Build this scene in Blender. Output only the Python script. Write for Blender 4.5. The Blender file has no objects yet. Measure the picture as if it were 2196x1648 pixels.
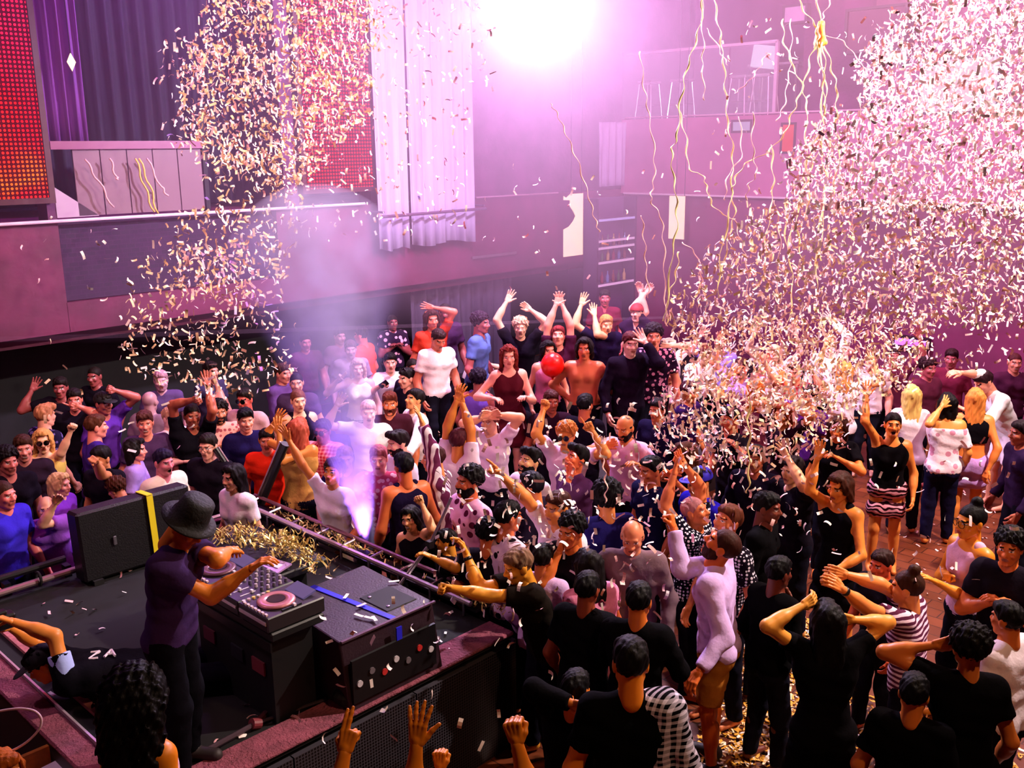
import bpy, math, random
import numpy as np
from mathutils import Vector, Matrix, Euler
random.seed(7)
rng = np.random.default_rng(11)
C = bpy.context.scene.collection
PI = math.pi

# ------------------------------------------------------------------ camera
FPX, CX, CY, CAMZ = 2100.0, 1098.0, 824.0, 4.4
cam_rot = (Matrix.Rotation(math.radians(44.0), 3, 'Z') @ Matrix.Rotation(math.radians(90 - 13.6), 3, 'X')
           @ Matrix.Rotation(math.radians(-0.6), 3, 'Z'))
CAM = Vector((0, 0, CAMZ))
cd = bpy.data.cameras.new('camera'); cam = bpy.data.objects.new('camera', cd); C.objects.link(cam)
cam.matrix_world = Matrix.Translation(CAM) @ cam_rot.to_4x4()
cd.sensor_width = 36.0; cd.lens = FPX / 2196 * 36.0; cd.clip_end = 200
bpy.context.scene.camera = cam
FWD = Vector((-math.sin(math.radians(44)), math.cos(math.radians(44)), 0))   # level view direction
RGT = Vector((math.cos(math.radians(44)), math.sin(math.radians(44)), 0))

def ray(px, py):
    return cam_rot @ Vector(((px - CX) / FPX, -(py - CY) / FPX, -1.0))
def at(px, py, D):
    return CAM + ray(px, py) * D
def on(axis, px, py, val):
    r = ray(px, py); t = (val - CAM[axis]) / r[axis]
    return CAM + r * t
def onX(px, py, v): return on(0, px, py, v)
def onY(px, py, v): return on(1, px, py, v)
def onZ(px, py, v): return on(2, px, py, v)
def proj(p):
    q = cam_rot.transposed() @ (Vector(p) - CAM)
    return CX + q.x / -q.z * FPX, CY - q.y / -q.z * FPX, -q.z
def VW(x, y, z):
    """place by metres right of, ahead of the viewer and height above the floor"""
    return RGT * x + FWD * y + Vector((0, 0, z))

# ------------------------------------------------------------------ linking
def tag(o, label=None, cat=None, group=None, kind=None):
    if label: o['label'] = label
    if cat: o['category'] = cat
    if group: o['group'] = group
    if kind: o['kind'] = kind
    return o
def empty(name, loc, label=None, cat=None, group=None, rotz=0):
    o = bpy.data.objects.new(name, None); C.objects.link(o); o.location = loc; o.rotation_euler = (0, 0, rotz)
    o.empty_display_size = .1
    return tag(o, label, cat, group)
def mesh_np(name, V, Q, mats=None, midx=None, parent=None, smooth=True):
    V = np.asarray(V, np.float32); Q = np.asarray(Q, np.int32)
    me = bpy.data.meshes.new(name)
    me.vertices.add(len(V)); me.vertices.foreach_set('co', V.ravel())
    n = Q.shape[1]
    me.loops.add(Q.size); me.loops.foreach_set('vertex_index', Q.ravel())
    me.polygons.add(len(Q)); me.polygons.foreach_set('loop_start', np.arange(0, Q.size, n, dtype=np.int32))
    if midx is not None: me.polygons.foreach_set('material_index', np.asarray(midx, np.int32))
    me.polygons.foreach_set('use_smooth', np.full(len(Q), smooth))
    me.update(calc_edges=True)
    for m in (mats or []): me.materials.append(m)
    o = bpy.data.objects.new(name, me); C.objects.link(o)
    if parent: o.parent = parent
    return o

class MB:
    """collects boxes, tubes, prisms and lathes; build() links them as one mesh object"""
    def __init__(s): s.v = []; s.f = []; s.mi = []; s.m = 0
    def add(s, V, Fc):
        b = len(s.v); s.v += [tuple(p) for p in V]
        for f in Fc: s.f.append(tuple(i + b for i in f)); s.mi.append(s.m)
        return s
    def box(s, c, d, M=None, bev=0.0):
        x, y, z = d[0] / 2, d[1] / 2, d[2] / 2; c = Vector(c)
        M = M or Matrix.Identity(3)
        if bev > 0:
            b = min(bev, x * .9, y * .9, z * .9); P = []
            for sx in (-1, 1):
                for sy in (-1, 1):
                    for sz in (-1, 1):
                        P += [(sx * x, sy * (y - b), sz * (z - b)), (sx * (x - b), sy * y, sz * (z - b)), (sx * (x - b), sy * (y - b), sz * z)]
            import bmesh
            bm = bmesh.new()
            for p in P: bm.verts.new(p)
            bmesh.ops.convex_hull(bm, input=bm.verts)
            bmesh.ops.dissolve_limit(bm, angle_limit=.01, verts=bm.verts, edges=bm.edges)
            bm.verts.index_update()
            V = [c + M @ v.co for v in bm.verts]; Fc = [[v.index for v in f.verts] for f in bm.faces]
            bm.free(); return s.add(V, Fc)
        V = [c + M @ Vector((sx * x, sy * y, sz * z)) for sx in (-1, 1) for sy in (-1, 1) for sz in (-1, 1)]
        return s.add(V, [(0, 1, 3, 2), (4, 6, 7, 5), (0, 4, 5, 1), (2, 3, 7, 6), (0, 2, 6, 4), (1, 5, 7, 3)])
    def hexa(s, P):
        """eight corners: bottom ring 0-3, top ring 4-7"""
        return s.add(P, [(3, 2, 1, 0), (4, 5, 6, 7), (0, 1, 5, 4), (1, 2, 6, 5), (2, 3, 7, 6), (3, 0, 4, 7)])
    def quad(s, *P): return s.add(P, [tuple(range(len(P)))])
    def tube(s, pts, r, n=8, cap=True):
        pts = [Vector(p) for p in pts]; rs = r if isinstance(r, (list, tuple)) else [r] * len(pts)
        V = []; Fc = []; up = Vector((0, 0, 1)); T0 = None
        for i, p in enumerate(pts):
            T = (pts[min(i + 1, len(pts) - 1)] - pts[max(i - 1, 0)]).normalized()
            if T0 is None:
                A = T.cross(up) if abs(T.z) < .9 else T.cross(Vector((1, 0, 0)))
            else:
                A = A - T * A.dot(T)
            A.normalize(); B = T.cross(A); T0 = T
            for k in range(n):
                a = 2 * PI * k / n; V.append(p + (A * math.cos(a) + B * math.sin(a)) * rs[i])
        for i in range(len(pts) - 1):
            for k in range(n):
                k2 = (k + 1) % n; Fc.append((i * n + k, i * n + k2, (i + 1) * n + k2, (i + 1) * n + k))
        if cap: Fc.append(tuple(range(n))[::-1]); Fc.append(tuple((len(pts) - 1) * n + k for k in range(n)))
        return s.add(V, Fc)
    def lathe(s, prof, c=(0, 0, 0), M=None, n=24):
        M = M or Matrix.Identity(3); c = Vector(c); V = []; Fc = []
        for r, z in prof:
            for k in range(n):
                a = 2 * PI * k / n; V.append(c + M @ Vector((r * math.cos(a), r * math.sin(a), z)))
        for i in range(len(prof) - 1):
            for k in range(n):
                k2 = (k + 1) % n; Fc.append((i * n + k, i * n + k2, (i + 1) * n + k2, (i + 1) * n + k))
        Fc.append(tuple(range(n))[::-1]); Fc.append(tuple((len(prof) - 1) * n + k for k in range(n)))
        return s.add(V, Fc)
    def build(s, name, mats, parent=None, smooth=False, loc=None):
        me = bpy.data.meshes.new(name)
        V = s.v
        if loc is not None: V = [tuple(Vector(p) - Vector(loc)) for p in V]
        me.from_pydata(V, [], s.f)
        mats = mats if isinstance(mats, (list, tuple)) else [mats]
        for m in mats: me.materials.append(m)
        if max(s.mi or [0]) > 0: me.polygons.foreach_set('material_index', s.mi)
        if smooth: me.polygons.foreach_set('use_smooth', [True] * len(me.polygons))
        me.update()
        o = bpy.data.objects.new(name, me); C.objects.link(o)
        if loc is not None and parent is None: o.location = loc
        if parent: o.parent = parent
        return o

# ------------------------------------------------------------------ materials
_mc = {}
def rgb(h):
    h = h.lstrip('#'); c = [int(h[i:i + 2], 16) / 255 for i in (0, 2, 4)]
    return tuple(((x / 12.92) if x <= .04045 else ((x + .055) / 1.055) ** 2.4) for x in c) + (1,)
def newmat(name):
    m = bpy.data.materials.new(name); m.use_nodes = True; nt = m.node_tree
    return m, nt, nt.nodes['Principled BSDF']
def lk(nt, a, b): nt.links.new(a, b)
def nd(nt, t, **kw):
    n = nt.nodes.new(t)
    for k, v in kw.items():
        if k in n.inputs.keys(): n.inputs[k].default_value = v
        else: setattr(n, k, v)
    return n
def mix(nt, fac, c1, c2):
    m = nt.nodes.new('ShaderNodeMix'); m.data_type = 'RGBA'
    for i, v in ((0, fac), (6, c1), (7, c2)):
        if hasattr(v, 'is_linked') or isinstance(v, bpy.types.NodeSocket): nt.links.new(v, m.inputs[i])
        else: m.inputs[i].default_value = v
    return m.outputs[2]
def bump(nt, b, h, strength=.3, dist=.01):
    n = nt.nodes.new('ShaderNodeBump'); n.inputs['Strength'].default_value = strength; n.inputs['Distance'].default_value = dist
    lk(nt, h, n.inputs['Height']); lk(nt, n.outputs[0], b.inputs['Normal'])
def plain(col, rough=.6, metal=0.0, spec=.5, noise=0.0, nscale=6.0, bmp=0.0, bscale=30.0):
    key = ('p', col, rough, metal, spec, noise, nscale, bmp, bscale)
    if key in _mc: return _mc[key]
    m, nt, b = newmat('finish_' + col.strip('#')); c = rgb(col)
    b.inputs['Base Color'].default_value = c; b.inputs['Roughness'].default_value = rough
    b.inputs['Metallic'].default_value = metal; b.inputs['Specular IOR Level'].default_value = spec
    if noise or bmp:
        tc = nt.nodes.new('ShaderNodeTexCoord')
        if noise:
            n = nd(nt, 'ShaderNodeTexNoise', Scale=nscale, Detail=4.0); lk(nt, tc.outputs['Object'], n.inputs['Vector'])
            r = nt.nodes.new('ShaderNodeMapRange'); r.inputs[1].default_value = .3; r.inputs[2].default_value = .7
            lk(nt, n.outputs[0], r.inputs[0])
            lk(nt, mix(nt, r.outputs[0], tuple(x * (1 - noise) for x in c[:3]) + (1,), tuple(min(1, x * (1 + noise)) for x in c[:3]) + (1,)), b.inputs['Base Color'])
        if bmp:
            n = nd(nt, 'ShaderNodeTexNoise', Scale=bscale, Detail=3.0); lk(nt, tc.outputs['Object'], n.inputs['Vector'])
            bump(nt, b, n.outputs[0], bmp, .02)
    _mc[key] = m; return m
def emis(col, strength, name='glow'):
    key = ('e', col, strength)
    if key in _mc: return _mc[key]
    m, nt, b = newmat(name); b.inputs['Base Color'].default_value = (.02, .02, .02, 1)
    b.inputs['Emission Color'].default_value = rgb(col); b.inputs['Emission Strength'].default_value = strength
    _mc[key] = m; return m

def fabric(col, pat='', col2='#ffffff'):
    key = ('f', col, pat, col2)
    if key in _mc: return _mc[key]
    m, nt, b = newmat('fabric_' + (pat or 'plain')); c = rgb(col); c2 = rgb(col2)
    b.inputs['Roughness'].default_value = .9; b.inputs['Specular IOR Level'].default_value = .05
    b.inputs['Base Color'].default_value = c
    tc = nt.nodes.new('ShaderNodeTexCoord'); O = tc.outputs['Object']
    def thr(s, t=.5):
        n = nt.nodes.new('ShaderNodeMath'); n.operation = 'GREATER_THAN'; lk(nt, s, n.inputs[0]); n.inputs[1].default_value = t; return n.outputs[0]
    def wave(scale, d, dist=0.0):
        n = nd(nt, 'ShaderNodeTexWave', Scale=scale, Distortion=dist); n.bands_direction = d; lk(nt, O, n.inputs['Vector']); return n.outputs[1]
    if pat == 'stripe': lk(nt, mix(nt, thr(wave(9, 'Z', 2.0), .45), c, c2), b.inputs['Base Color'])
    elif pat == 'vstripe': lk(nt, mix(nt, thr(wave(7, 'X', 1.0), .5), c, c2), b.inputs['Base Color'])
    elif pat == 'plaid':
        a = thr(wave(9, 'X', 1.2), .55); d = thr(wave(9, 'Z', 1.2), .55)
        s = nt.nodes.new('ShaderNodeMath'); s.operation = 'ADD'; lk(nt, a, s.inputs[0]); lk(nt, d, s.inputs[1])
        s2 = nt.nodes.new('ShaderNodeMath'); s2.operation = 'MULTIPLY'; lk(nt, s.outputs[0], s2.inputs[0]); s2.inputs[1].default_value = .5
        lk(nt, mix(nt, s2.outputs[0], c, c2), b.inputs['Base Color'])
    elif pat in ('dots', 'floral', 'print'):
        n = nd(nt, 'ShaderNodeTexVoronoi', Scale={'dots': 38.0, 'floral': 20.0, 'print': 11.0}[pat]); lk(nt, O, n.inputs['Vector'])
        n.inputs['Randomness'].default_value = .25 if pat == 'dots' else 1.0
        q = nt.nodes.new('ShaderNodeMath'); q.operation = 'LESS_THAN'; lk(nt, n.outputs['Distance'], q.inputs[0]); q.inputs[1].default_value = {'dots': .38, 'floral': .4, 'print': .33}[pat]
        lk(nt, mix(nt, q.outputs[0], c, c2), b.inputs['Base Color'])
    elif pat == 'zebra': lk(nt, mix(nt, thr(wave(7, 'Z', 9.0), .5), c, c2), b.inputs['Base Color'])
    n = nd(nt, 'ShaderNodeTexNoise', Scale=16.0, Detail=3.0); lk(nt, O, n.inputs['Vector']); bump(nt, b, n.outputs[0], .35, .02)
    _mc[key] = m; return m

def skinmat(tone):
    key = ('s', tone)
    if key in _mc: return _mc[key]
    m, nt, b = newmat('skin'); b.inputs['Base Color'].default_value = rgb(tone); b.inputs['Roughness'].default_value = .42
    b.inputs['Specular IOR Level'].default_value = .4
    tc = nt.nodes.new('ShaderNodeTexCoord'); n = nd(nt, 'ShaderNodeTexNoise', Scale=9.0, Detail=2.0); lk(nt, tc.outputs['Object'], n.inputs['Vector'])
    c = rgb(tone); lk(nt, mix(nt, n.outputs[0], tuple(x * .85 for x in c[:3]) + (1,), tuple(min(1, x * 1.12) for x in c[:3]) + (1,)), b.inputs['Base Color'])
    _mc[key] = m; return m
def hairmat(col):
    key = ('h', col)
    if key in _mc: return _mc[key]
    m, nt, b = newmat('hair'); c = rgb(col); b.inputs['Roughness'].default_value = .6; b.inputs['Specular IOR Level'].default_value = .14
    tc = nt.nodes.new('ShaderNodeTexCoord'); mp = nt.nodes.new('ShaderNodeMapping'); mp.inputs['Scale'].default_value = (60, 60, 7)
    lk(nt, tc.outputs['Object'], mp.inputs[0]); n = nd(nt, 'ShaderNodeTexNoise', Scale=1.0, Detail=2.0); lk(nt, mp.outputs[0], n.inputs['Vector'])
    lk(nt, mix(nt, n.outputs[0], tuple(x * .45 for x in c[:3]) + (1,), tuple(min(1, x * 1.6) for x in c[:3]) + (1,)), b.inputs['Base Color'])
    bump(nt, b, n.outputs[0], .5, .01)
    _mc[key] = m; return m

# ------------------------------------------------------------------ implicit surfaces
def P_cap(a, b, ra, rb=None, cut=None):
    return ('c', np.array(a, np.float32), np.array(b, np.float32), float(ra), float(ra if rb is None else rb), cut)
def P_ell(c, r, R=None):
    return ('e', np.array(c, np.float32), np.array(r, np.float32), None if R is None else np.array(R, np.float32), 0, None)
def pd(pr, P):
    if pr[0] == 'c':
        a, b, ra, rb, cut = pr[1:]
        ab = b - a; L = float(ab @ ab) + 1e-9
        pa = P - a; t = np.clip((pa @ ab) / L, 0, 1)
        d = np.sqrt(((pa - t[..., None] * ab) ** 2).sum(-1)) - (ra + (rb - ra) * t)
        if cut is not None:
            d = np.maximum(d, (P - np.array(cut[0], np.float32)) @ np.array(cut[1], np.float32))
        return d
    c, r, R = pr[1], pr[2], pr[3]
    q = P - c
    if R is not None: q = q @ R
    k0 = np.sqrt(((q / r) ** 2).sum(-1)); k1 = np.sqrt(((q / (r * r)) ** 2).sum(-1)) + 1e-9
    return k0 * (k0 - 1) / k1
def pbox(pr, m):
    if pr[0] == 'c':
        r = max(pr[3], pr[4]) + m
        return np.minimum(pr[1], pr[2]) - r, np.maximum(pr[1], pr[2]) + r
    r = pr[2].max() + m if pr[3] is not None else pr[2] + m
    return pr[1] - r, pr[1] + r
def sdf_pts(P, add, sub, k, post):
    S = np.full(P.shape[:-1], 1e-30, np.float32)
    for pr in add: S += np.exp(np.clip(-pd(pr, P) / k, -60, 60))
    d = -k * np.log(S)
    for pr, kk in sub: d = np.maximum(d, -pd(pr, P))
    if post: d = post(P, d)
    return d
def surf(add, h, k=.018, sub=(), post=None, lo=None, hi=None):
    bl = [pbox(p, 0) for p in add]
    lo = np.min([b[0] for b in bl], 0) - 2.5 * h if lo is None else np.array(lo); hi = np.max([b[1] for b in bl], 0) + 2.5 * h if hi is None else np.array(hi)
    n = np.ceil((hi - lo) / h).astype(int) + 1
    ax = [lo[i] + h * np.arange(n[i]) for i in range(3)]
    S = np.full(n, 1e-30, np.float32); marg = max(7 * k, 2.5 * h)
    for pr in add:
        a, b = pbox(pr, marg)
        i0 = np.clip(np.floor((a - lo) / h).astype(int), 0, n); i1 = np.clip(np.ceil((b - lo) / h).astype(int) + 1, 0, n)
        if (i1 <= i0).any(): continue
        G = np.stack(np.meshgrid(ax[0][i0[0]:i1[0]], ax[1][i0[1]:i1[1]], ax[2][i0[2]:i1[2]], indexing='ij'), -1).astype(np.float32)
        S[i0[0]:i1[0], i0[1]:i1[1], i0[2]:i1[2]] += np.exp(np.clip(-pd(pr, G) / k, -60, 60))
    D = -k * np.log(S)
    if sub or post:
        G = np.stack(np.meshgrid(*ax, indexing='ij'), -1).astype(np.float32)
        for pr, kk in sub: D = np.maximum(D, -pd(pr, G))
        if post: D = post(G, D)
    ins = D < 0
    c = [ins[i:n[0] - 1 + i, j:n[1] - 1 + j, l:n[2] - 1 + l] for i in (0, 1) for j in (0, 1) for l in (0, 1)]
    cnt = sum(x.astype(np.int8) for x in c); act = (cnt > 0) & (cnt < 8)
    I = np.argwhere(act)
    idx = np.full(act.shape, -1, np.int32); idx[act] = np.arange(len(I))
    acc = np.zeros((len(I), 3)); num = np.zeros(len(I))
    cor = [(i, j, l) for i in (0, 1) for j in (0, 1) for l in (0, 1)]
    val = [D[I[:, 0] + i, I[:, 1] + j, I[:, 2] + l] for i, j, l in cor]
    for a in range(8):
        for b in range(a + 1, 8):
            df = np.abs(np.array(cor[a]) - np.array(cor[b]))
            if df.sum() != 1: continue
            va, vb = val[a], val[b]; m = (va < 0) != (vb < 0)
            t = np.where(m, va / np.where(m, va - vb, 1), 0)
            pt = np.array(cor[a]) + t[:, None] * (np.array(cor[b]) - np.array(cor[a]))
            acc += pt * m[:, None]; num += m
    V = (lo + h * (I + acc / num[:, None])).astype(np.float32)
    Q = []
    for d in range(3):
        u, v = (d + 1) % 3, (d + 2) % 3
        sl0 = [slice(None)] * 3; sl1 = [slice(None)] * 3; sl0[d] = slice(0, -1); sl1[d] = slice(1, None)
        A = ins[tuple(sl0)]; B = ins[tuple(sl1)]
        E = np.argwhere(A != B); E = E[(E[:, u] > 0) & (E[:, v] > 0) & (E[:, u] < n[u] - 1) & (E[:, v] < n[v] - 1)]
        if not len(E): continue
        fl = A[E[:, 0], E[:, 1], E[:, 2]]
        def g(du, dv):
            X = E.copy(); X[:, u] -= du; X[:, v] -= dv; return idx[X[:, 0], X[:, 1], X[:, 2]]
        q = np.stack([g(1, 1), g(0, 1), g(0, 0), g(1, 0)], 1)
        q[~fl] = q[~fl][:, ::-1]; Q.append(q)
    Q = np.concatenate(Q)
    # one Newton step onto the true surface
    e = h * .3
    d0 = sdf_pts(V, add, sub, k, post)
    g = np.stack([sdf_pts(V + np.array(o, np.float32), add, sub, k, post) - d0 for o in ((e, 0, 0), (0, e, 0), (0, 0, e))], -1) / e
    gg = (g ** 2).sum(-1) + 1e-3
    st = -(d0 / gg)[:, None] * g
    ln = np.sqrt((st ** 2).sum(-1)); st *= np.minimum(1, .5 * h / (ln + 1e-9))[:, None]
    return V + st, Q
# ------------------------------------------------------------------ people: head, hand and hair templates
LODS = {0: (.0052, .0036), 1: (.0068, .005), 2: (.009, .0068)}
_tp = {}
def head_template(kind, lod):
    key = ('head', kind, lod)
    if key in _tp: return _tp[key]
    h = LODS[lod][0]; f = kind[0] == 'f'; mo = kind.endswith('o')
    j = .9 if f else 1.0
    add = [P_ell((0, .012, .03), (.076, .096, .088)), P_ell((0, -.018, -.028), (.062 * j, .07, .082)),
           P_ell((0, -.036, -.078), (.046 * j, .046, .040 if not mo else .048)), P_cap((-.008, -.074, -.1), (.008, -.074, -.1), .016 * j),
           P_cap((0, -.088, .014), (0, -.113, -.02), .0075, .0125 * j), P_cap((-.013, -.099, -.026), (.013, -.099, -.026), .008),
           P_cap((-.034, -.082, .03), (.034, -.082, .03), .0115), P_ell((-.042, -.066, -.02), (.022, .022, .022)), P_ell((.042, -.066, -.02), (.022, .022, .022)),
           P_cap((-.017, -.09, -.052), (.017, -.09, -.052), .0085 if f else .0075), P_cap((-.014, -.088, -.066), (.014, -.088, -.066), .009 if f else .008),
           P_ell((-.078, .012, -.006), (.010, .02, .031)), P_ell((.078, .012, -.006), (.010, .02, .031)),
           P_cap((-.05, .0, -.06), (-.02, -.05, -.095), .018), P_cap((.05, .0, -.06), (.02, -.05, -.095), .018),
           P_cap((0, .024, -.06), (0, .03, -.17), .050 if f else .058, .052 if f else .062)]
    if mo: add[9] = P_cap((-.016, -.088, -.045), (.016, -.088, -.045), .0075); add[10] = P_cap((-.012, -.082, -.086), (.012, -.082, -.086), .008)
    sub = [(P_ell((s * .031, -.104, .010), (.016, .018, .010)), 0) for s in (-1, 1)]
    if mo: sub.append((P_ell((0, -.096, -.066), (.019, .03, .017)), 0))
    V, Q = surf(add, h, .0075, sub)
    c = V[Q].mean(1); x, y, z = c.T; mi = np.zeros(len(Q), int)
    fr = y < -.06
    ax = np.abs(x)
    mi[fr & (np.hypot((ax - .032) / .013, (z - .009) / .0065) < 1.25)] = 2
    mi[fr & (np.hypot(ax - .032, z - .009) < .0062)] = 3
    mi[fr & (np.abs(ax - .033) < .019) & (np.abs(z - .031 + (ax - .03) * .12) < .0052)] = 1
    if mo:
        mi[fr & (np.hypot(x / .024, (z + .066) / .026) < 1)] = 4; mi[fr & (np.hypot(x / .018, (z + .066) / .017) < 1)] = 3
        mi[fr & (np.abs(x) < .012) & (np.abs(z + .053) < .005)] = 2
    else:
        mi[fr & (np.hypot(x / .024, (z + .058) / .012) < 1)] = 4
        if kind.endswith('s'): mi[fr & (np.hypot(x / .019, (z + .058) / .006) < 1)] = 2
    _tp[key] = (V, Q, mi); return _tp[key]

def hand_template(kind, lod):
    key = ('hand', kind, lod)
    if key in _tp: return _tp[key]
    h = LODS[lod][1]
    add = [P_cap((0, 0, -.03), (0, 0, .02), .026, .024)]
    curl = {'open': (.12, .15, .1), 'relax': (.5, .5, .35), 'fist': (1.5, 1.65, 1.0), 'point': (1.5, 1.65, 1.0), 'flat': (.03, .04, .02), 'grip': (.95, 1.15, .75), 'horn': (1.5, 1.65, 1.0)}[kind]
    spread = {'open': .16, 'relax': .05, 'flat': .02}.get(kind, .01)
    L = [(.042, .026, .02), (.046, .03, .022), (.043, .027, .021), (.034, .021, .018)]
    for i in range(4):
        bx = .030 - i * .0205
        add.append(P_cap((bx * .62, 0, .018), (bx, 0, .088 - abs(i - 1.3) * .004), .0155, .0118))
        cu = curl
        if kind == 'point' and i == 0: cu = (.05, .05, .05)
        if kind == 'horn' and i in (0, 1): cu = (.08, .05, .05)
        p = np.array([bx, 0, .09 - abs(i - 1.3) * .004]); sa = (1.4 - i) * spread; a = 0
        for s in range(3):
            a += cu[s]
            d = np.array([math.sin(sa) * math.cos(a), -math.sin(a), math.cos(sa) * math.cos(a)])
            q = p + d * L[i][s]; add.append(P_cap(p, q, .0098 - s * .0010, .0092 - s * .0012)); p = q
    tb = {'open': ((.062, -.012, .07), (.088, -.018, .098)), 'relax': ((.052, -.02, .078), (.06, -.036, .105)), 'flat': ((.055, -.01, .078), (.066, -.014, .108)),
          'fist': ((.046, -.034, .066), (.012, -.05, .078)), 'point': ((.046, -.034, .066), (.012, -.05, .078)), 'horn': ((.046, -.034, .066), (.012, -.05, .078)),
          'grip': ((.05, -.036, .062), (.036, -.06, .086))}[kind]
    add += [P_cap((.02, -.004, .012), (.042, -.01, .04), .017, .0135), P_cap((.042, -.01, .04), tb[0], .0128, .0105), P_cap(tb[0], tb[1], .0105, .0085)]
    V, Q = surf(add, h, .0028)
    _tp[key] = (V, Q); return _tp[key]

def clump(P, f, s=0.0):
    return np.sin(P[..., 0] * f + s) * np.sin(P[..., 1] * f * 1.1 + 1.3 + s) * np.sin(P[..., 2] * f * .6 + .7) + .5 * np.sin(P[..., 0] * f * 2.1 + P[..., 2] * f) * np.sin(P[..., 1] * f * 1.9)
def hair_template(style):
    if style in _tp: return _tp[style]
    me_v = None
    base = [P_ell((0, .018, .04), (.085, .104, .094))]
    lim = ([-.12, -.06, -.02, .02, .05, .13], [.088, .058, .01, -.05, -.075, -.085])
    amp, fr, h, k = .004, 70, .0085, .012; zcut = True; extra = None
    if style == 'buzz': base = [P_ell((0, .014, .034), (.0815, .101, .092))]; amp = .001
    elif style == 'short': base += [P_ell((0, -.012, .088), (.066, .082, .044))]; amp = .0065
    elif style == 'quiff': base += [P_cap((-.035, -.075, .1), (.035, -.07, .105), .036), P_ell((0, .0, .095), (.066, .08, .04))]; amp = .007
    elif style == 'curly': base = [P_ell((0, .02, .055), (.105, .115, .102))]; amp = .014; fr = 95
    elif style == 'afro': base = [P_ell((0, .02, .06), (.125, .13, .125))]; amp = .012; fr = 90
    elif style == 'bigcurl': base = [P_ell((0, .03, .05), (.14, .14, .13)), P_cap((-.09, .05, 0), (-.12, .07, -.26), .085, .06), P_cap((.09, .05, 0), (.12, .07, -.26), .085, .06), P_cap((0, .09, 0), (0, .1, -.32), .11, .09)]; amp = .014; fr = 80; zcut = False
    elif style == 'balding': pass
    elif style in ('long', 'wavy', 'mid', 'bob'):
        L = {'long': -.40, 'wavy': -.36, 'mid': -.25, 'bob': -.13}[style]
        base += [P_cap((x, .055, .03), (x * 1.25, .085 if L < -.2 else .06, L), .05, .03) for x in (-.05, 0, .05)]
        base += [P_cap((s * .075, -.005, .03), (s * .088, .02, L * .75), .026, .022) for s in (-1, 1)]
        base += [P_cap((s * .02, -.06, .1), (s * .08, -.03, -.02), .03, .02) for s in (-1, 1)]
        amp = .011 if style == 'wavy' else .006; fr = 85 if style == 'wavy' else 70; zcut = False; h = .0095
    elif style in ('bun', 'pony', 'topknot'):
        if style == 'bun': base += [P_ell((0, .125, .05), (.04, .036, .04))]
        elif style == 'topknot': base += [P_ell((0, .05, .15), (.042, .04, .038))]
        else: base += [P_cap((0, .105, .06), (0, .165, -.02), .03, .036), P_cap((0, .165, -.02), (0, .12, -.24), .036, .016)]
        amp = .002; extra = style
    def post(P, D):
        D = D + amp * clump(P, fr)
        zm = np.interp(P[..., 1], *lim)
        if zcut:
            cut = (zm - P[..., 2]) * .75
            if extra: cut = np.where(P[..., 1] > .075, -1, cut)
            D = np.maximum(D, cut)
        else:
            face = np.maximum(np.abs(P[..., 0]) - (.062 - .12 * np.maximum(0, P[..., 2] - .03)), np.maximum(P[..., 1] + .012, P[..., 2] - .082))
            D = np.maximum(D, -face)
        if style == 'balding': D = np.maximum(D, np.minimum(P[..., 2] - .035, .03 - P[..., 1] + 0 * D) if False else P[..., 2] - (.03 + .25 * np.maximum(0, P[..., 1] - .02)))
        return D
    _tp[style] = surf(base, h, k, (), post); return _tp[style]
def beard_template():
    if 'beard' in _tp: return _tp['beard']
    def post(P, D):
        D = D + .003 * clump(P, 110)
        D = np.maximum(D, (P[..., 2] + .028 - .9 * np.maximum(0, P[..., 1] + .03)))
        D = np.maximum(D, -(np.maximum(np.maximum(np.abs(P[..., 0]) - .02, np.abs(P[..., 2] + .056) - .008), P[..., 1] + .05)))
        return np.maximum(D, P[..., 1] - .02)
    _tp['beard'] = surf([P_ell((0, -.018, -.03), (.068, .076, .087)), P_ell((0, -.038, -.08), (.054, .054, .048)), P_cap((-.022, -.096, -.044), (.022, -.096, -.044), .008),
                         P_cap((-.052, .0, -.06), (-.022, -.05, -.098), .024), P_cap((.052, .0, -.06), (.022, -.05, -.098), .024)], .0065, .008, (), post)
    return _tp['beard']
def cap_template():
    if 'cap' in _tp: return _tp['cap']
    a = surf([P_ell((0, .015, .045), (.092, .112, .094)), P_cap((0, .015, .14), (0, .015, .142), .008)], .008, .008, (), lambda P, D: np.maximum(D, (.035 - P[..., 2])))
    b = surf([P_ell((0, -.125, .052), (.074, .078, .009))], .006, .004, (), lambda P, D: np.maximum(D, P[..., 1] + .07))
    _tp['cap'] = (a, b); return _tp['cap']
def sunglasses_mb():
    lens = MB(); fr = MB()
    for s in (-1, 1):
        M = Matrix.Rotation(s * .22, 3, 'Z') @ Matrix.Rotation(PI / 2, 3, 'X')
        lens.lathe([(.001, -.0022), (.0255, -.002), (.0265, 0), (.0255, .002), (.001, .0022)], (s * .033, -.107, .009), M, 14)
        fr.tube([(s * .058, -.098, .014), (s * .076, -.05, .014), (s * .082, .0, .008)], .0022, 6)
        fr.tube([Vector((s * .033, -.109, .009)) + M @ Vector((.027 * math.cos(t), .027 * math.sin(t), 0)) for t in [k * PI / 8 for k in range(17)]], .0022, 5, cap=False)
    fr.tube([(-.012, -.111, .014), (0, -.114, .016), (.012, -.111, .014)], .0022, 6)
    return lens, fr

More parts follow.
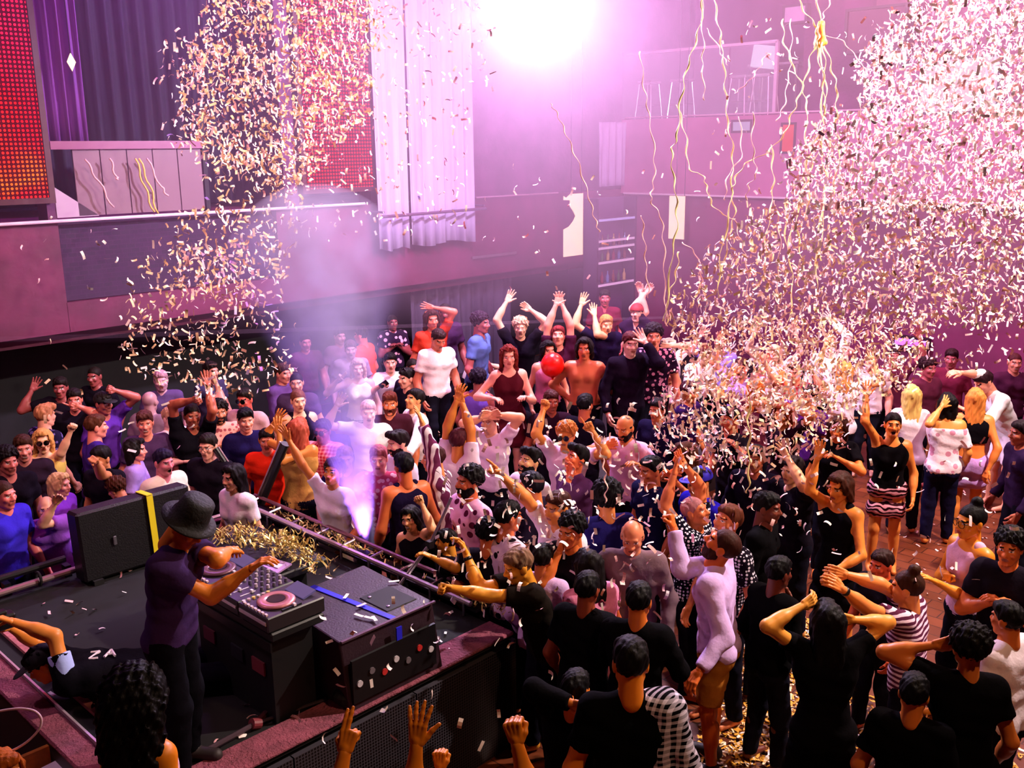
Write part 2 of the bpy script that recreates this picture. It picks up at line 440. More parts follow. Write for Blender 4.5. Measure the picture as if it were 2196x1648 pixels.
_shared = {}
def shared_mesh(key, fn, n_mats=1):
    """one mesh per template, materials sit on the objects"""
    if key not in _shared:
        V, Q = fn(); me = bpy.data.meshes.new(key)
        V = np.asarray(V, np.float32); Q = np.asarray(Q, np.int32)
        me.vertices.add(len(V)); me.vertices.foreach_set('co', V.ravel()); me.loops.add(Q.size); me.loops.foreach_set('vertex_index', Q.ravel())
        me.polygons.add(len(Q)); me.polygons.foreach_set('loop_start', np.arange(0, Q.size, 4, dtype=np.int32)); me.polygons.foreach_set('use_smooth', np.full(len(Q), True))
        me.update(calc_edges=True); me.materials.append(plain('#ffffff')); _shared[key] = me
    return _shared[key]
def put_shared(name, key, fn, m, parent, M):
    o = bpy.data.objects.new(name, shared_mesh(key, fn)); C.objects.link(o); o.parent = parent; o.matrix_local = M
    o.material_slots[0].link = 'OBJECT'; o.material_slots[0].material = m
    return o

EYEW = plain('#f3e6e0', .3); EYED = plain('#140807', .3)
ALL_PEOPLE = []
def V3(v): return np.array((v[0], v[1], v[2]), np.float32)

def person(px, py, label, face=0, H=1.74, z0=0.0, tone='#d98a54', hair='short', hc='#1a0f0c', top='tee', col='#241a2c', pat='', col2='#ffffff',
           bot='jeans', bcol='#151320', arms=('dn', 'dn'), lean=4, side=0, tilt=0, turn=0, sex='m', mouth='', ex=(), head_z=None, group='dancers in the crowd', legs='stand', wide=1.0, lod=None, D=None):
    F = -FWD * math.cos(math.radians(face)) + RGT * math.sin(math.radians(face))
    U0 = Vector((0, 0, 1)); Rr = F.cross(U0)       # the person's own right
    s = H / 1.75
    U = (U0 * math.cos(math.radians(lean)) + F * math.sin(math.radians(lean)) + Rr * math.sin(math.radians(side))).normalized()
    Fb = (F - U * F.dot(U)).normalized(); Rb = Fb.cross(U)
    sw = (.168 if sex == 'm' else .15) * s * wide; hw = .075 * s
    pel = -F * (.10 * s * math.sin(math.radians(max(lean, 0)))) + U0 * ({'kneel': .40, 'prone': .085}.get(legs, .53) * H)
    shc = pel + U * .285 * H
    t = math.radians(tilt); HU = (U * math.cos(t) - Fb * math.sin(t)).normalized()
    q = Matrix.Rotation(-math.radians(turn), 3, HU) if turn else Matrix.Identity(3)
    HF = (q @ (Fb * math.cos(t) + U * math.sin(t))).normalized(); HF = (HF - HU * HF.dot(HU)).normalized(); HR = HF.cross(HU)
    hcen = shc + U * .062 * H + HU * .058 * H + HF * .012 * s
    # where the head sits in the photo fixes the distance once the feet are on the ground
    if D is not None: hw_ = at(px, py, D)
    elif head_z is not None: hw_ = onZ(px, py, head_z)
    else: hw_ = onZ(px, py, z0 + hcen.z)
    root_p = hw_ - hcen; D = proj(hw_)[2]
    root = empty('person', root_p, label, 'person', group)
    if lod is None: lod = 0 if D < 7.2 else (1 if D < 10.5 else 2)
    hb = (.013, .018, .024)[lod]
    skin = skinmat(tone); hm = hairmat(hc)
    # --- arms
    ua, fa = .186 * H, .152 * H
    sh = {'R': shc + Rb * sw - U * .012, 'L': shc - Rb * sw - U * .012}
    def target(a, sd):
        o = Rb if sd == 'R' else -Rb
        S = sh[sd]; pole = None; hk = 'relax'
        if isinstance(a, str):
            if a == 'dn': T = S + (-U0 * .93 + o * .16 + F * .18) * (ua + fa) * .97; pole = -F + o * .5
            elif a == 'up': T = S + (U0 * .93 + o * .22 + F * .18) * (ua + fa) * .96; pole = o + F * .2; hk = 'open'
            elif a == 'upb': T = S + (U0 * .62 + o * .30 + F * .25) * (ua + fa) * .93; pole = o - U0 * .6; hk = 'open'
            elif a == 'fist': T = S + (U0 * .6 + o * .25 + F * .42) * (ua + fa) * .85; pole = o - U0; hk = 'fist'
            elif a == 'hip': T = pel + o * .17 * s + U * .09 - F * .0; pole = o - F * .3; hk = 'fist'
            elif a == 'cr': T = S + (-U0 * .42 * ua / .3 - o * .36 + F * .5) * (ua + fa) * .58; pole = o * .7 - U0; hk = 'relax'
            elif a == 'fw': T = S + (-U0 * .38 + F * .62 - o * .04) * (ua + fa) * .85; pole = -U0 + o * .5; hk = 'relax'
            elif a == 'out': T = S + (F * .55 + o * .5 + U0 * .1) * (ua + fa) * .93; pole = -U0 + o * .3; hk = 'open'
            elif a == 'point': T = S + (F * .8 + U0 * .42 + o * .1) * (ua + fa) * .97; pole = -U0; hk = 'point'
            elif a == 'head': T = hcen + o * .085 * s + HU * .10 * s; pole = o + U0 * .4; hk = 'relax'
            elif a == 'chin': T = hcen + HF * .12 * s - HU * .13 * s + o * .03; pole = o * .6 - U0; hk = 'relax'
            elif a == 'face': T = hcen + HF * .13 * s + o * .04 + HU * .0; pole = o * .9 - U0 * .5; hk = 'relax'
            elif a == 'clap': T = shc + F * .38 + U0 * .02 + o * .05; pole = -U0 + o * .8; hk = 'flat'
            elif a == 'heart': T = hcen + U0 * .25 + F * .12 + o * .05; pole = o; hk = 'open'
            elif a == 'back': T = S + (-U0 * .9 + o * .12 - F * .2) * (ua + fa) * .97; pole = -F
        else:
            T = at(a[0], a[1], D + a[2]) - root_p
            if len(a) > 3 and a[3]: hk = a[3]
            else: hk = 'open' if T.z > S.z else 'relax'
            if len(a) > 5: pole = at(a[4], a[5], D + a[2] * .5) - root_p - S
            else: pole = (o * .8 + F * .3 - U0 * .35) if T.z > S.z else (o * .6 - F * .3 - U0 * .5)
        return T, pole, hk
    A = list(arms)
    if not isinstance(A[0], str) and not isinstance(A[1], str):
        c0 = (target(A[0], 'R')[0] - sh['R']).length + (target(A[1], 'L')[0] - sh['L']).length
        c1 = (target(A[1], 'R')[0] - sh['R']).length + (target(A[0], 'L')[0] - sh['L']).length
        if c1 < c0: A = A[::-1]
    elif not isinstance(A[0], str) or not isinstance(A[1], str):
        i = 0 if not isinstance(A[0], str) else 1
        T = target(A[i], 'R')[0]
        if (T - sh['R']).length < (T - sh['L']).length: A = [A[i], A[1 - i]]
        else: A = [A[1 - i], A[i]]
    J = {}; HD = {}
    for sd, a in (('R', A[0]), ('L', A[1])):
        S = sh[sd]; T, pole, hk = target(a, sd)
        o = Rb if sd == 'R' else -Rb
        if T.z > S.z + .1: S = S + U * .035 * s - o * .012; 
        v = T - S; L = v.length; mx = (ua + fa) * .992
        if L > mx: T = S + v * (mx / L); L = mx; v = T - S
        if L < .12: v = v.normalized() * .12; T = S + v; L = .12
        d = v.normalized(); p = pole - d * pole.dot(d)
        if p.length < 1e-3: p = o
        p.normalize()
        ca = (ua * ua + L * L - fa * fa) / (2 * ua * L); ca = max(-1, min(1, ca))
        E = S + d * (ua * ca) + p * (ua * math.sqrt(1 - ca * ca))
        fd = (T - E).normalized()
        hd = fd
        if a == 'clap': hd = (U0 + F * .5 - o * .1).normalized()
        elif a == 'heart': hd = (U0 - o * .45).normalized()
        n = F if T.z > S.z else (-o if isinstance(a, str) and a in ('dn', 'back') else (-U0 if a in ('cr', 'fw') or not isinstance(a, str) else -o))
        if a in ('clap', 'heart', 'head', 'face', 'chin'): n = -o if a != 'face' else -HF
        J[sd] = (S, E, T, fd, n, hk); HD[sd] = hd
    # --- body
    fm = sex == 'f'
    hips = [P_cap(pel - Rb * hw, pel + Rb * hw, (.112 if fm else .105) * s)]
    glut = [P_cap(pel + r * .07 * s - Fb * .045 * s - U0 * .03, pel + r * .07 * s - Fb * .045 * s - U0 * .06, .082 * s) for r in (Rb, -Rb)]
    def band(u, w_, r): return P_cap(pel + U * u * H - Rb * w_ * s * wide, pel + U * u * H + Rb * w_ * s * wide, r * s)
    wa = .045 if fm else .06
    torso = [band(.055, wa + .005, .10), band(.11, wa, .092 if fm else .10), band(.165, wa + .01, .098), band(.215, .078 if fm else .09, .102), band(.25, .095, .088)]
    if fm: torso += [P_ell(V3(pel + U * .20 * H + r * .062 * s + Fb * .075 * s), (.058 * s,) * 3) for r in (Rb, -Rb)]
    else: torso += [P_ell(V3(pel + U * .225 * H + r * .07 * s + Fb * .05 * s), (.07 * s,) * 3) for r in (Rb, -Rb)]
    for r in (sh['R'], sh['L']): torso.append(P_cap(shc + (r - shc) * .25 + U * .012, shc + (r - shc) * .82, .06 * s, .052 * s))
    neck = [P_cap(shc - U * .01, hcen - HU * .08 * s, .062 * s if not fm else .053 * s, .054 * s if not fm else .047 * s)]
    armp = []; k = s * (1.08 if sex == 'm' else .92)
    for sd in 'RL':
        S, E, T, fd, n, hk = J[sd]
        armp += [P_cap(shc + (sh[sd] - shc) * .8, S, .056 * k), P_cap(S, E, .053 * k, .040 * k), P_cap(E, E + (T - E) * .45, .0405 * k, .038 * k), P_cap(E + (T - E) * .3, T, .038 * k, .0255 * k)]
    hipj = {'R': pel + Rb * .085 * s - U0 * .02, 'L': pel - Rb * .085 * s - U0 * .02}
    legp = []; LG = {}
    for i, sd in enumerate('RL'):
        o = Rr if sd == 'R' else -Rr; g = (1, -1)[i] * (.16 if legs == 'stride' else .03)
        An = o * .12 * s + F * g + U0 * .075 * s; hj = hipj[sd]
        mid = (An + hj) / 2 + F * .035
        if legs == 'kneel': mid = o * .12 + F * .38 + U0 * .42; An = o * .12 - F * .05 + U0 * .07
        if legs == 'prone': mid = pel - F * .42 + o * .13 - U0 * .04; An = pel - F * .82 + o * .16 - U0 * .05
        LG[sd] = (hj, mid, An)
        legp += [P_cap(hj, mid, (.088 if fm else .082) * s, .055 * s), P_cap(mid, An, .052 * s, .036 * s), P_cap(mid * .72 + An * .28 - F * .018, mid * .5 + An * .5 - F * .015, .05 * s, .042 * s),
                 P_cap(An - U0 * .03 - F * .02, An + F * .15 * s - U0 * .045 * s, .037 * s, .028 * s)]
    parts_V, parts_Q, parts_m = [], [], []; base = 0
    def addp(V, Q, m):
        nonlocal base
        parts_V.append(V); parts_Q.append(Q + base); parts_m.append(m if not np.isscalar(m) else np.full(len(Q), m)); base += len(V)
    bp = hips + torso + neck + armp + glut + legp
    V, Q = surf(bp, hb, .014); addp(V, Q, 0)
    kind = ('f' if fm else 'm') + mouth
    HV, HQ, Hm = head_template(kind, lod)
    Mh = np.array([list(HF.cross(HU) * -1), list(-HF), list(HU)], np.float32)   # rows: local x, y, z axes
    addp(HV * s @ Mh + V3(hcen), HQ, Hm)
    for sd in 'RL':
        S, E, T, fd, n, hk = J[sd]
        TV, TQ = hand_template(hk, lod); TV = TV.copy()
        if sd == 'L': TV[:, 0] *= -1; TQ = TQ[:, ::-1]
        hd = HD[sd]; y = -(n - hd * n.dot(hd))
        if y.length < .05: y = -(HF - hd * HF.dot(hd))
        y.normalize(); x = y.cross(hd)
        addp(TV * (1.0 if sex == 'm' else .92) * s @ np.array([list(x), list(y), list(hd)], np.float32) + V3(T), TQ, 0)
    mesh_np('body', np.concatenate(parts_V), np.concatenate(parts_Q), [skin, hm, EYEW, EYED, plain('#a8433c' if fm else '#9a5040', .4)], np.concatenate(parts_m), root)
    # --- clothing
    seed = (px * .37 + py * .11) % 6.28
    def folds(amp):
        def f(P, D):
            return D + amp * (np.sin(P[..., 0] * 31 + P[..., 2] * 17 + seed) * np.sin(P[..., 2] * 23 - P[..., 1] * 27 + seed * 2) + .6 * np.sin(P[..., 2] * 55 + P[..., 0] * 20 + seed))
        return f
    g = .013
    def inf(pr, gg): return (pr[0], pr[1], pr[2], pr[3] + gg, pr[4] + gg, pr[5]) if pr[0] == 'c' else (pr[0], pr[1], pr[2] + gg, pr[3], 0, None)
    fab = fabric(col, pat, col2)
    hem = pel + U * (-.035 * H); Un = np.array(U, np.float32)
    if top != 'none':
        tp = [inf(p, g) for p in torso + hips + glut]
        sl = {'tee': .62, 'long': 2, 'shirt': 2, 'polo': .62, 'elbow': 1.2, 'tank': 0, 'dress': 0, 'teedress': .5, 'crop': 0, 'strap': 0, 'off': .8}[top]
        if top in ('tank', 'dress', 'crop', 'strap'):
            tp = [inf(p, .009) for p in torso[:-2] + hips + glut]
            for r in (Rb, -Rb): tp.append(P_cap(pel + U * .235 * H + r * .085 * s + Fb * .06 * s, shc + r * .085 * s + U * .045 * s, .05 * s, .03 * s)); tp.append(P_cap(pel + U * .235 * H + r * .085 * s - Fb * .05 * s, shc + r * .085 * s + U * .04 * s, .05 * s, .03 * s))
        for sd in 'RL':
            if sl <= 0: continue
            S, E, T, fd, n, hk = J[sd]
            tp.append(P_cap(shc + (sh[sd] - shc) * .8, S, .058 * k + g)); ud = (E - S).normalized()
            if sl <= 1:
                e = S + (E - S) * sl; tp.append(P_cap(S, S + (E - S) * (sl + .2), .056 * k + g, .052 * k + g, (e, ud)))
            else:
                tp.append(P_cap(S, E, .055 * k + g, .046 * k + g)); fr = .35 if sl < 2 else .93
                e = E + (T - E) * fr; tp.append(P_cap(E, E + (T - E) * min(1.1, fr + .15), .045 * k + g, .034 * k + g, (e, (T - E).normalized())))
        if top in ('shirt', 'polo'):
            nd_ = (hcen - HU * .08 * s - shc).normalized()
            tp.append(P_cap(shc, shc + nd_ * .12, .078 * s, .068 * s, (shc + nd_ * .062 * s, nd_)))
        lo_ = hem
        if top == 'crop': lo_ = pel + U * .13 * H
        fo = folds(.0045 if top not in ('tank', 'crop', 'dress') else .0025)
        if top in ('dress', 'teedress'):
            kb = U0 * (.33 * H)
            for i in range(4):
                a = i / 3; c0 = pel * (1 - a) + (V3_mid(LG)) * a
                tp.append(P_cap(c0 - Rr * (.08 + .03 * a), c0 + Rr * (.08 + .03 * a), (.115 + .02 * a) * s))
            ln = V3(kb)
            def post(P, D, fo=fo, ln=ln): return np.maximum(fo(P, D), ln[2] - P[..., 2])
        else:
            def post(P, D, fo=fo): return np.maximum(fo(P, D), -((P - V3(lo_)) @ Un))
        if top == 'off':
            po = post; cutp = V3(shc - U * .045)
            def post(P, D): return np.maximum(po(P, D), (P - cutp) @ Un)
        V, Q = surf(tp, hb, .012, (), post)
        mesh_np({'tee': 't_shirt', 'long': 'long_sleeved_top', 'shirt': 'shirt', 'polo': 'polo_shirt', 'elbow': 'shirt', 'tank': 'tank_top', 'dress': 'dress', 'teedress': 'dress', 'crop': 'crop_top', 'strap': 'strappy_top', 'off': 'off_shoulder_top'}[top], V, Q, [fab], None, root)
    if bot != 'none' and top not in ('dress', 'teedress'):
        fr = {'jeans': 2, 'shorts': .85, 'skirt': .55}[bot]; bp_ = [inf(p, .009) for p in hips + glut]
        if bot == 'skirt':
            for i in range(3):
                a = i / 2; c0 = pel * (1 - a) + V3_mid(LG) * a * 1.0
                bp_.append(P_cap(c0 - Rr * .09, c0 + Rr * .09, (.108 + .01 * a) * s))
        else:
            for sd in 'RL':
                hj, mid, An = LG[sd]
                if fr > 1: bp_ += [P_cap(hj, mid, .098 * s, .078 * s), P_cap(mid, An, .08 * s, .06 * s, (An - U0 * .01, -U0))]
                else: bp_.append(P_cap(hj, mid + (mid - hj) * .1, .1 * s, .085 * s, (hj + (mid - hj) * .85, (mid - hj).normalized())))
        top_c = V3(pel + U * .065 * H); fo2 = folds(.003); kz = .36 * H
        def post2(P, D):
            D = np.maximum(fo2(P, D), (P - top_c) @ Un)
            return np.maximum(D, kz - P[..., 2]) if bot == 'skirt' else D
        V, Q = surf(bp_, hb * 1.15, .012, (), post2)
        mesh_np({'jeans': 'trousers', 'shorts': 'shorts', 'skirt': 'skirt'}[bot], V, Q, [fabric(bcol) if isinstance(bcol, str) else fabric(*bcol)], None, root)
    # --- hair and things worn
    Mx = Matrix(((-HR.x, -HF.x, HU.x), (-HR.y, -HF.y, HU.y), (-HR.z, -HF.z, HU.z))).to_4x4()
    Mx = Matrix.Translation(hcen) @ Mx @ Matrix.Scale(s, 4)
    if hair != 'bald': put_shared('hair', 'hair_' + hair, lambda: hair_template(hair), hm, root, Mx)
    if 'beard' in ex: put_shared('beard', 'beard', beard_template, hm, root, Mx)
    for e in ex:
        if e.startswith('cap'):
            cm = plain(e[3:] or '#0a080c', .7)
            Mc = Mx if not e.endswith('!') else Mx @ Matrix.Rotation(PI, 4, 'Z')
            c_ = put_shared('cap', 'cap_crown', lambda: cap_template()[0], plain((e[3:].strip('!')) or '#0a080c', .7), root, Mc)
            put_shared('brim', 'cap_brim', lambda: cap_template()[1], plain((e[3:].strip('!')) or '#0a080c', .7), c_, Matrix.Identity(4))
        if e in ('sun', 'glasses', 'sunup'):
            l, f = sunglasses_mb(); M_ = Mx
            if e == 'sunup': M_ = Mx @ Matrix.Translation((0, .045, .075)) @ Matrix.Rotation(-.35, 4, 'X')
            fo_ = f.build('sunglasses' if e != 'glasses' else 'glasses', plain('#0c0a0c', .25), root); fo_.matrix_local = M_
            if e != 'glasses': l.build('lens', plain('#070608', .08, 0, .8), fo_)
        if e.startswith('watch'):
            sd = 'R' if e.endswith('R') else 'L'; S, E, T, fd, n, hk = J[sd]
            mb = MB(); c0 = T - fd * .03; mb.tube([c0 - fd * .012, c0 + fd * .012], .031 * k, 12); mb.build('watch', plain('#101010', .3), root, True)
        if e.startswith('band'):
            mb = MB(); A_ = [hcen + Mx.to_3x3() @ Vector((.083 * math.cos(t_), .016 + .102 * math.sin(t_), .055 + .02 * math.sin(t_ + PI))) for t_ in [i * PI / 12 for i in range(25)]]
            mb.tube(A_, .009, 6, False); mb.build('headband', plain(e[4:] or '#e8c040', .6), root, True)
    if 'shoes' in ex:
        for sd in 'RL':
            An = LG[sd][2]
            V, Q = surf([P_cap(An - U0 * .035 - F * .03, An + F * .165 * s - U0 * .035, .047 * s, .042 * s), P_cap(An - U0 * .02, An + U0 * .02, .046)], .012, .01, (), lambda P, D: np.maximum(D, -P[..., 2] + .002))
            mesh_np('shoe', V, Q, [plain('#2a2022', .6)], None, root)
    info = dict(root=root, rp=root_p, J=J, hcen=hcen, HU=HU, HF=HF, s=s, D=D, F=F, R=Rb, shc=shc, pel=pel)
    ALL_PEOPLE.append((px, py, D, label)); return info
def V3_mid(LG):
    return (LG['R'][1] + LG['L'][1]) / 2
# ------------------------------------------------------------------ the hall
LX, BY = -12.6, 16.4
RX, NY = 9.0, -6.0
plum = plain('#66143f', .6, noise=.35, nscale=1.5, bmp=.2, bscale=8)
plum2 = plain('#5c1e4c', .7, noise=.4, nscale=2.2, bmp=.3, bscale=14)
dark = plain('#150d18', .75, noise=.4, nscale=2)
darkm = plain('#1a1118', .4, metal=.6)
pinkp = plain('#b4608a', .55, noise=.18, nscale=1.2)
chrome = plain('#c8b8c4', .25, metal=.9)

def struct(mb, name, mats, smooth=False):
    return tag(mb.build(name, mats, None, smooth), kind='structure')

def floor_mat():
    m, nt, b = newmat('dance_floor'); tc = nt.nodes.new('ShaderNodeTexCoord')
    n = nd(nt, 'ShaderNodeTexNoise', Scale=.9, Detail=6.0); lk(nt, tc.outputs['Object'], n.inputs['Vector'])
    br = nd(nt, 'ShaderNodeTexBrick', Scale=1.4); br.inputs['Color1'].default_value = rgb('#8a4424'); br.inputs['Color2'].default_value = rgb('#6c3218'); br.inputs['Mortar'].default_value = rgb('#120a0a')
    br.inputs['Mortar Size'].default_value = .008; lk(nt, tc.outputs['Object'], br.inputs['Vector'])
    lk(nt, mix(nt, n.outputs[0], br.outputs[0], rgb('#4a2012')), b.inputs['Base Color'])
    b.inputs['Roughness'].default_value = .38; bump(nt, b, n.outputs[0], .15, .02); return m
def brick_mat():
    m, nt, b = newmat('dark_brick'); tc = nt.nodes.new('ShaderNodeTexCoord'); mp = nt.nodes.new('ShaderNodeMapping')
    mp.inputs['Rotation'].default_value = (PI / 2, 0, PI / 2); lk(nt, tc.outputs['Object'], mp.inputs[0])
    sx = nt.nodes.new('ShaderNodeSeparateXYZ'); cx = nt.nodes.new('ShaderNodeCombineXYZ'); lk(nt, tc.outputs['Object'], sx.inputs[0]); lk(nt, sx.outputs[1], cx.inputs[0]); lk(nt, sx.outputs[2], cx.inputs[1])
    br = nd(nt, 'ShaderNodeTexBrick', Scale=4.2); br.inputs['Color1'].default_value = rgb('#380c3c'); br.inputs['Color2'].default_value = rgb('#22082a'); br.inputs['Mortar'].default_value = rgb('#4a1a48')
    br.inputs['Mortar Size'].default_value = .016; lk(nt, cx.outputs[0], br.inputs['Vector'])
    n = nd(nt, 'ShaderNodeTexNoise', Scale=2.0, Detail=5.0); lk(nt, tc.outputs['Object'], n.inputs['Vector'])
    lk(nt, mix(nt, n.outputs[0], br.outputs[0], rgb('#2c0a34')), b.inputs['Base Color']); bump(nt, b, br.outputs[1], -.5, .02); b.inputs['Roughness'].default_value = .8; return m
def cloth_mat(c, c2, rough=.8, trans=0.0):
    m, nt, b = newmat('drape'); tc = nt.nodes.new('ShaderNodeTexCoord'); mp = nt.nodes.new('ShaderNodeMapping'); mp.inputs['Scale'].default_value = (4, 4, .25)
    lk(nt, tc.outputs['Object'], mp.inputs[0]); n = nd(nt, 'ShaderNodeTexNoise', Scale=1.6, Detail=3.0); lk(nt, mp.outputs[0], n.inputs['Vector'])
    lk(nt, mix(nt, n.outputs[0], rgb(c), rgb(c2)), b.inputs['Base Color']); b.inputs['Roughness'].default_value = rough
    b.inputs['Transmission Weight'].default_value = 0; b.inputs['Alpha'].default_value = 1 - trans; return m
def led_mat(y0, y1, z0, z1, pitch, warm=True):
    """grid of small lamps: red, turning orange and yellow toward the foot of the screen"""
    m, nt, b = newmat('led_grid'); g = nt.nodes.new('ShaderNodeNewGeometry'); s = nt.nodes.new('ShaderNodeSeparateXYZ'); lk(nt, g.outputs['Position'], s.inputs[0])
    def M(op, a, bb=None, c=None):
        n = nt.nodes.new('ShaderNodeMath'); n.operation = op
        for i, v in enumerate((a, bb, c)):
            if v is None: continue
            if isinstance(v, (int, float)): n.inputs[i].default_value = v
            else: lk(nt, v, n.inputs[i])
        return n.outputs[0]
    def cell(o): 
        f = M('FRACT', M('DIVIDE', o, pitch)); d = M('SUBTRACT', f, .5); return M('MULTIPLY', d, d)
    r = M('ADD', cell(s.outputs[1]), cell(s.outputs[2])); dot = M('LESS_THAN', r, .085)
    fall = M('DIVIDE', M('SUBTRACT', s.outputs[2], z0), z1 - z0)
    n = nd(nt, 'ShaderNodeTexNoise', Scale=1.3, Detail=2.0); lk(nt, g.outputs['Position'], n.inputs['Vector'])
    fac = M('ADD', fall, M('MULTIPLY', M('SUBTRACT', n.outputs[0], .5), .35))
    cr = nt.nodes.new('ShaderNodeValToRGB'); lk(nt, fac, cr.inputs[0]); e = cr.color_ramp.elements
    e[0].position = 0; e[0].color = (1, .012, .01, 1); e[1].position = 1; e[1].color = (.8, .03, .1, 1)
    for p, c in ((.03, (1, .04 if warm else .006, .004, 1)), (.07, (1, .12 if warm else .006, .006, 1)), (.13, (1, .02 if warm else .004, .006, 1)), (.2, (1, .004, .006, 1)), (.5, (.9, .01, .06, 1))):
        x = e.new(p); x.color = c
    b.inputs['Base Color'].default_value = (.02, .001, .003, 1); b.inputs['Roughness'].default_value = .9; b.inputs['Specular IOR Level'].default_value = 0
    lk(nt, cr.outputs[0], b.inputs['Emission Color'])
    lk(nt, M('ADD', M('MULTIPLY', dot, LEDS), .12), b.inputs['Emission Strength']); return m
LEDS = 2.4

mb = MB(); mb.box(((LX - 3 + RX) / 2, (NY + BY + 3) / 2, -.1), (RX - LX + 3.2, BY - NY + 3.2, .2)); struct(mb, 'floor', floor_mat())
mb = MB(); mb.box(((LX - 3 + RX) / 2, (NY + BY + 3) / 2, 9.1), (RX - LX + 3.4, BY - NY + 3.4, .2)); struct(mb, 'ceiling', dark)
# left wall: recess below, balcony face, upper wall with openings
mb = MB(); mb.box((LX - 1.6, (NY + BY) / 2, 1.05), (.2, BY - NY, 2.1)); mb.box((LX - 3, (NY + BY) / 2, 6.3), (.2, BY - NY, 5.4)); mb.box((LX - 1.4, NY - .1, 4.5), (3.4, .2, 9)); struct(mb, 'wall_left', dark)
mb = MB(); mb.m = 0
mb.box((LX - .15, (NY + 4.95) / 2, 2.85), (.3, 4.95 - NY, 1.38)); mb.box((LX - .15, (8.1 + BY) / 2, 2.85), (.3, BY - 8.1, 1.38)); mb.box((LX - .15, 6.52, 2.35), (.3, 3.15, .38))
mb.box((LX - 1.6, (NY + BY) / 2, 2.08), (2.7, BY - NY, .16)); mb.box((LX - 1.6, (NY + BY) / 2, 3.5), (2.7, BY - NY, .1))
struct(mb, 'trim_1', plum)
mb = MB(); mb.box((LX - .2, 6.52, 3.04), (.24, 3.14, .98)); struct(mb, 'trim_2', brick_mat())
# upper left wall piers
mb = MB()
for y0, y1 in ((NY, 3.5), (4.86, 4.97), (8.3, 8.55), (9.9, BY)):
    mb.box((LX - .2, (y0 + y1) / 2, 6.25), (.3, y1 - y0, 5.4))
mb.box((LX - .2, 6.6, 8.5), (.3, 3.4, 1.0)); struct(mb, 'trim_3', plum2)
# back wall
mb = MB(); mb.box(((LX + RX) / 2, BY + .12, 1.72), (RX - LX, .2, 3.44)); struct(mb, 'wall_back', plain('#84305c', .6, noise=.3, nscale=1.0, bmp=.15, bscale=6))
mb = MB(); mb.box(((LX + RX) / 2, BY + .1, 4.19), (RX - LX, .34, 1.46)); mb.box(((LX + RX) / 2, BY + 1.4, 4.86), (RX - LX, 2.5, .12)); struct(mb, 'trim_4', pinkp)
mb = MB(); mb.box(((LX + RX) / 2, BY + 2.7, 6.9), (RX - LX + 3, .2, 4.2)); struct(mb, 'trim_5', plain('#86407a', .7, noise=.3, nscale=.8))
mb = MB(); mb.box((LX - .2, BY + 1.3, 6.9), (.2, 2.8, 4.2)); mb.box((onY(1790, 160, BY).x, BY + .3, 6.95), (1.25, .5, 4.1)); struct(mb, 'trim_6', plum2)
mb = MB(); mb.box((RX + .1, (NY + BY) / 2, 4.5), (.2, BY - NY, 9)); struct(mb, 'wall_right', plum2)
mb = MB(); mb.box(((LX + RX) / 2, NY - .1, 4.5), (RX - LX, .2, 9)); struct(mb, 'wall_front', plum2)

def thing(name, loc, label, cat, group=None): return empty(name, loc, label, cat, group)
def tg(mb, name, mats, label, cat, loc=None, group=None, smooth=False):
    o = mb.build(name, mats, None, smooth, loc); return tag(o, label, cat, group)

# led screens
def led_screen(y0, y1, z0, z1, label, warm=True):
    t = thing('led_screen', (LX, (y0 + y1) / 2, z0), label, 'screen')
    w = y1 - y0; h = z1 - z0
    mb = MB(); mb.box((.03, 0, h / 2), (.05, w, h)); mb.build('lamp_grid', led_mat(y0, y1, z0, z1, .052, warm), t)
    mb = MB()
    for yy in (-w / 2 - .035, w / 2 + .035): mb.box((.02, yy, h / 2), (.14, .07, h + .14))
    mb.box((.02, 0, -.035), (.14, w, .07)); mb.build('frame', plain('#4a0f1c', .5), t)
led_screen(3.55, onX(98, 400, LX).y, 3.86, 8.8, 'tall screen of glowing red dots at the far left above the balcony line')
led_screen(8.6, 9.88, 3.82, 8.8, 'red mesh screen beside the long white drape, half hidden by confetti', False)

# drapes: folded sheets with thickness
def drape(name, axis, a0, a1, z0, z1, depth, plane, m, label, folds=7, amp=.06, seed=0, sag=0.0):
    n = int(max(24, folds * 10)); V = []; Fc = []; t = np.linspace(0, 1, n)
    rows = 9
    for r in range(rows):
        zz = z0 + (z1 - z0) * r / (rows - 1)
        for i, u in enumerate(t):
            off = amp * math.sin(u * folds * 2 * PI + seed) + .35 * amp * math.sin(u * folds * 4.3 * PI + seed * 2 + r * .3)
            a = a0 + (a1 - a0) * u; zb = zz + (sag * math.sin(u * 9 + seed) * .03 if r == 0 else 0)
            V.append((plane + depth + off, a, zb) if axis == 'x' else (a, plane - depth - off, zb))
    for r in range(rows - 1):
        for i in range(n - 1): Fc.append((r * n + i, r * n + i + 1, (r + 1) * n + i + 1, (r + 1) * n + i))
    mb = MB(); mb.add(V, Fc); o = tg(mb, name, m, label, 'curtain', V[0], smooth=True)
    sd = o.modifiers.new('thickness', 'SOLIDIFY'); sd.thickness = .012; return o
wd = cloth_mat('#d0b8dc', '#a884bc'); sheer = cloth_mat('#8a3c9c', '#5c2878'); darkc = cloth_mat('#170a30', '#0b0414'); greyc = cloth_mat('#5a4462', '#3c2a44')
y_l, y_m, y_r = onX(812, 500, LX + .25).y, onX(882, 500, LX + .25).y, onX(1019, 480, LX + .25).y
drape('white_drape', 'x', y_l, y_m - .03, 2.82, 8.8, .22, LX, wd, 'narrow left half of the long white drape beside the red mesh screen', 3, .05, 1.0, 1)
drape('white_drape', 'x', y_m + .03, y_r, 2.84, 8.8, .22, LX, wd, 'wide right half of the long white drape hanging past the balcony rail', 6, .05, 2.2, 1)
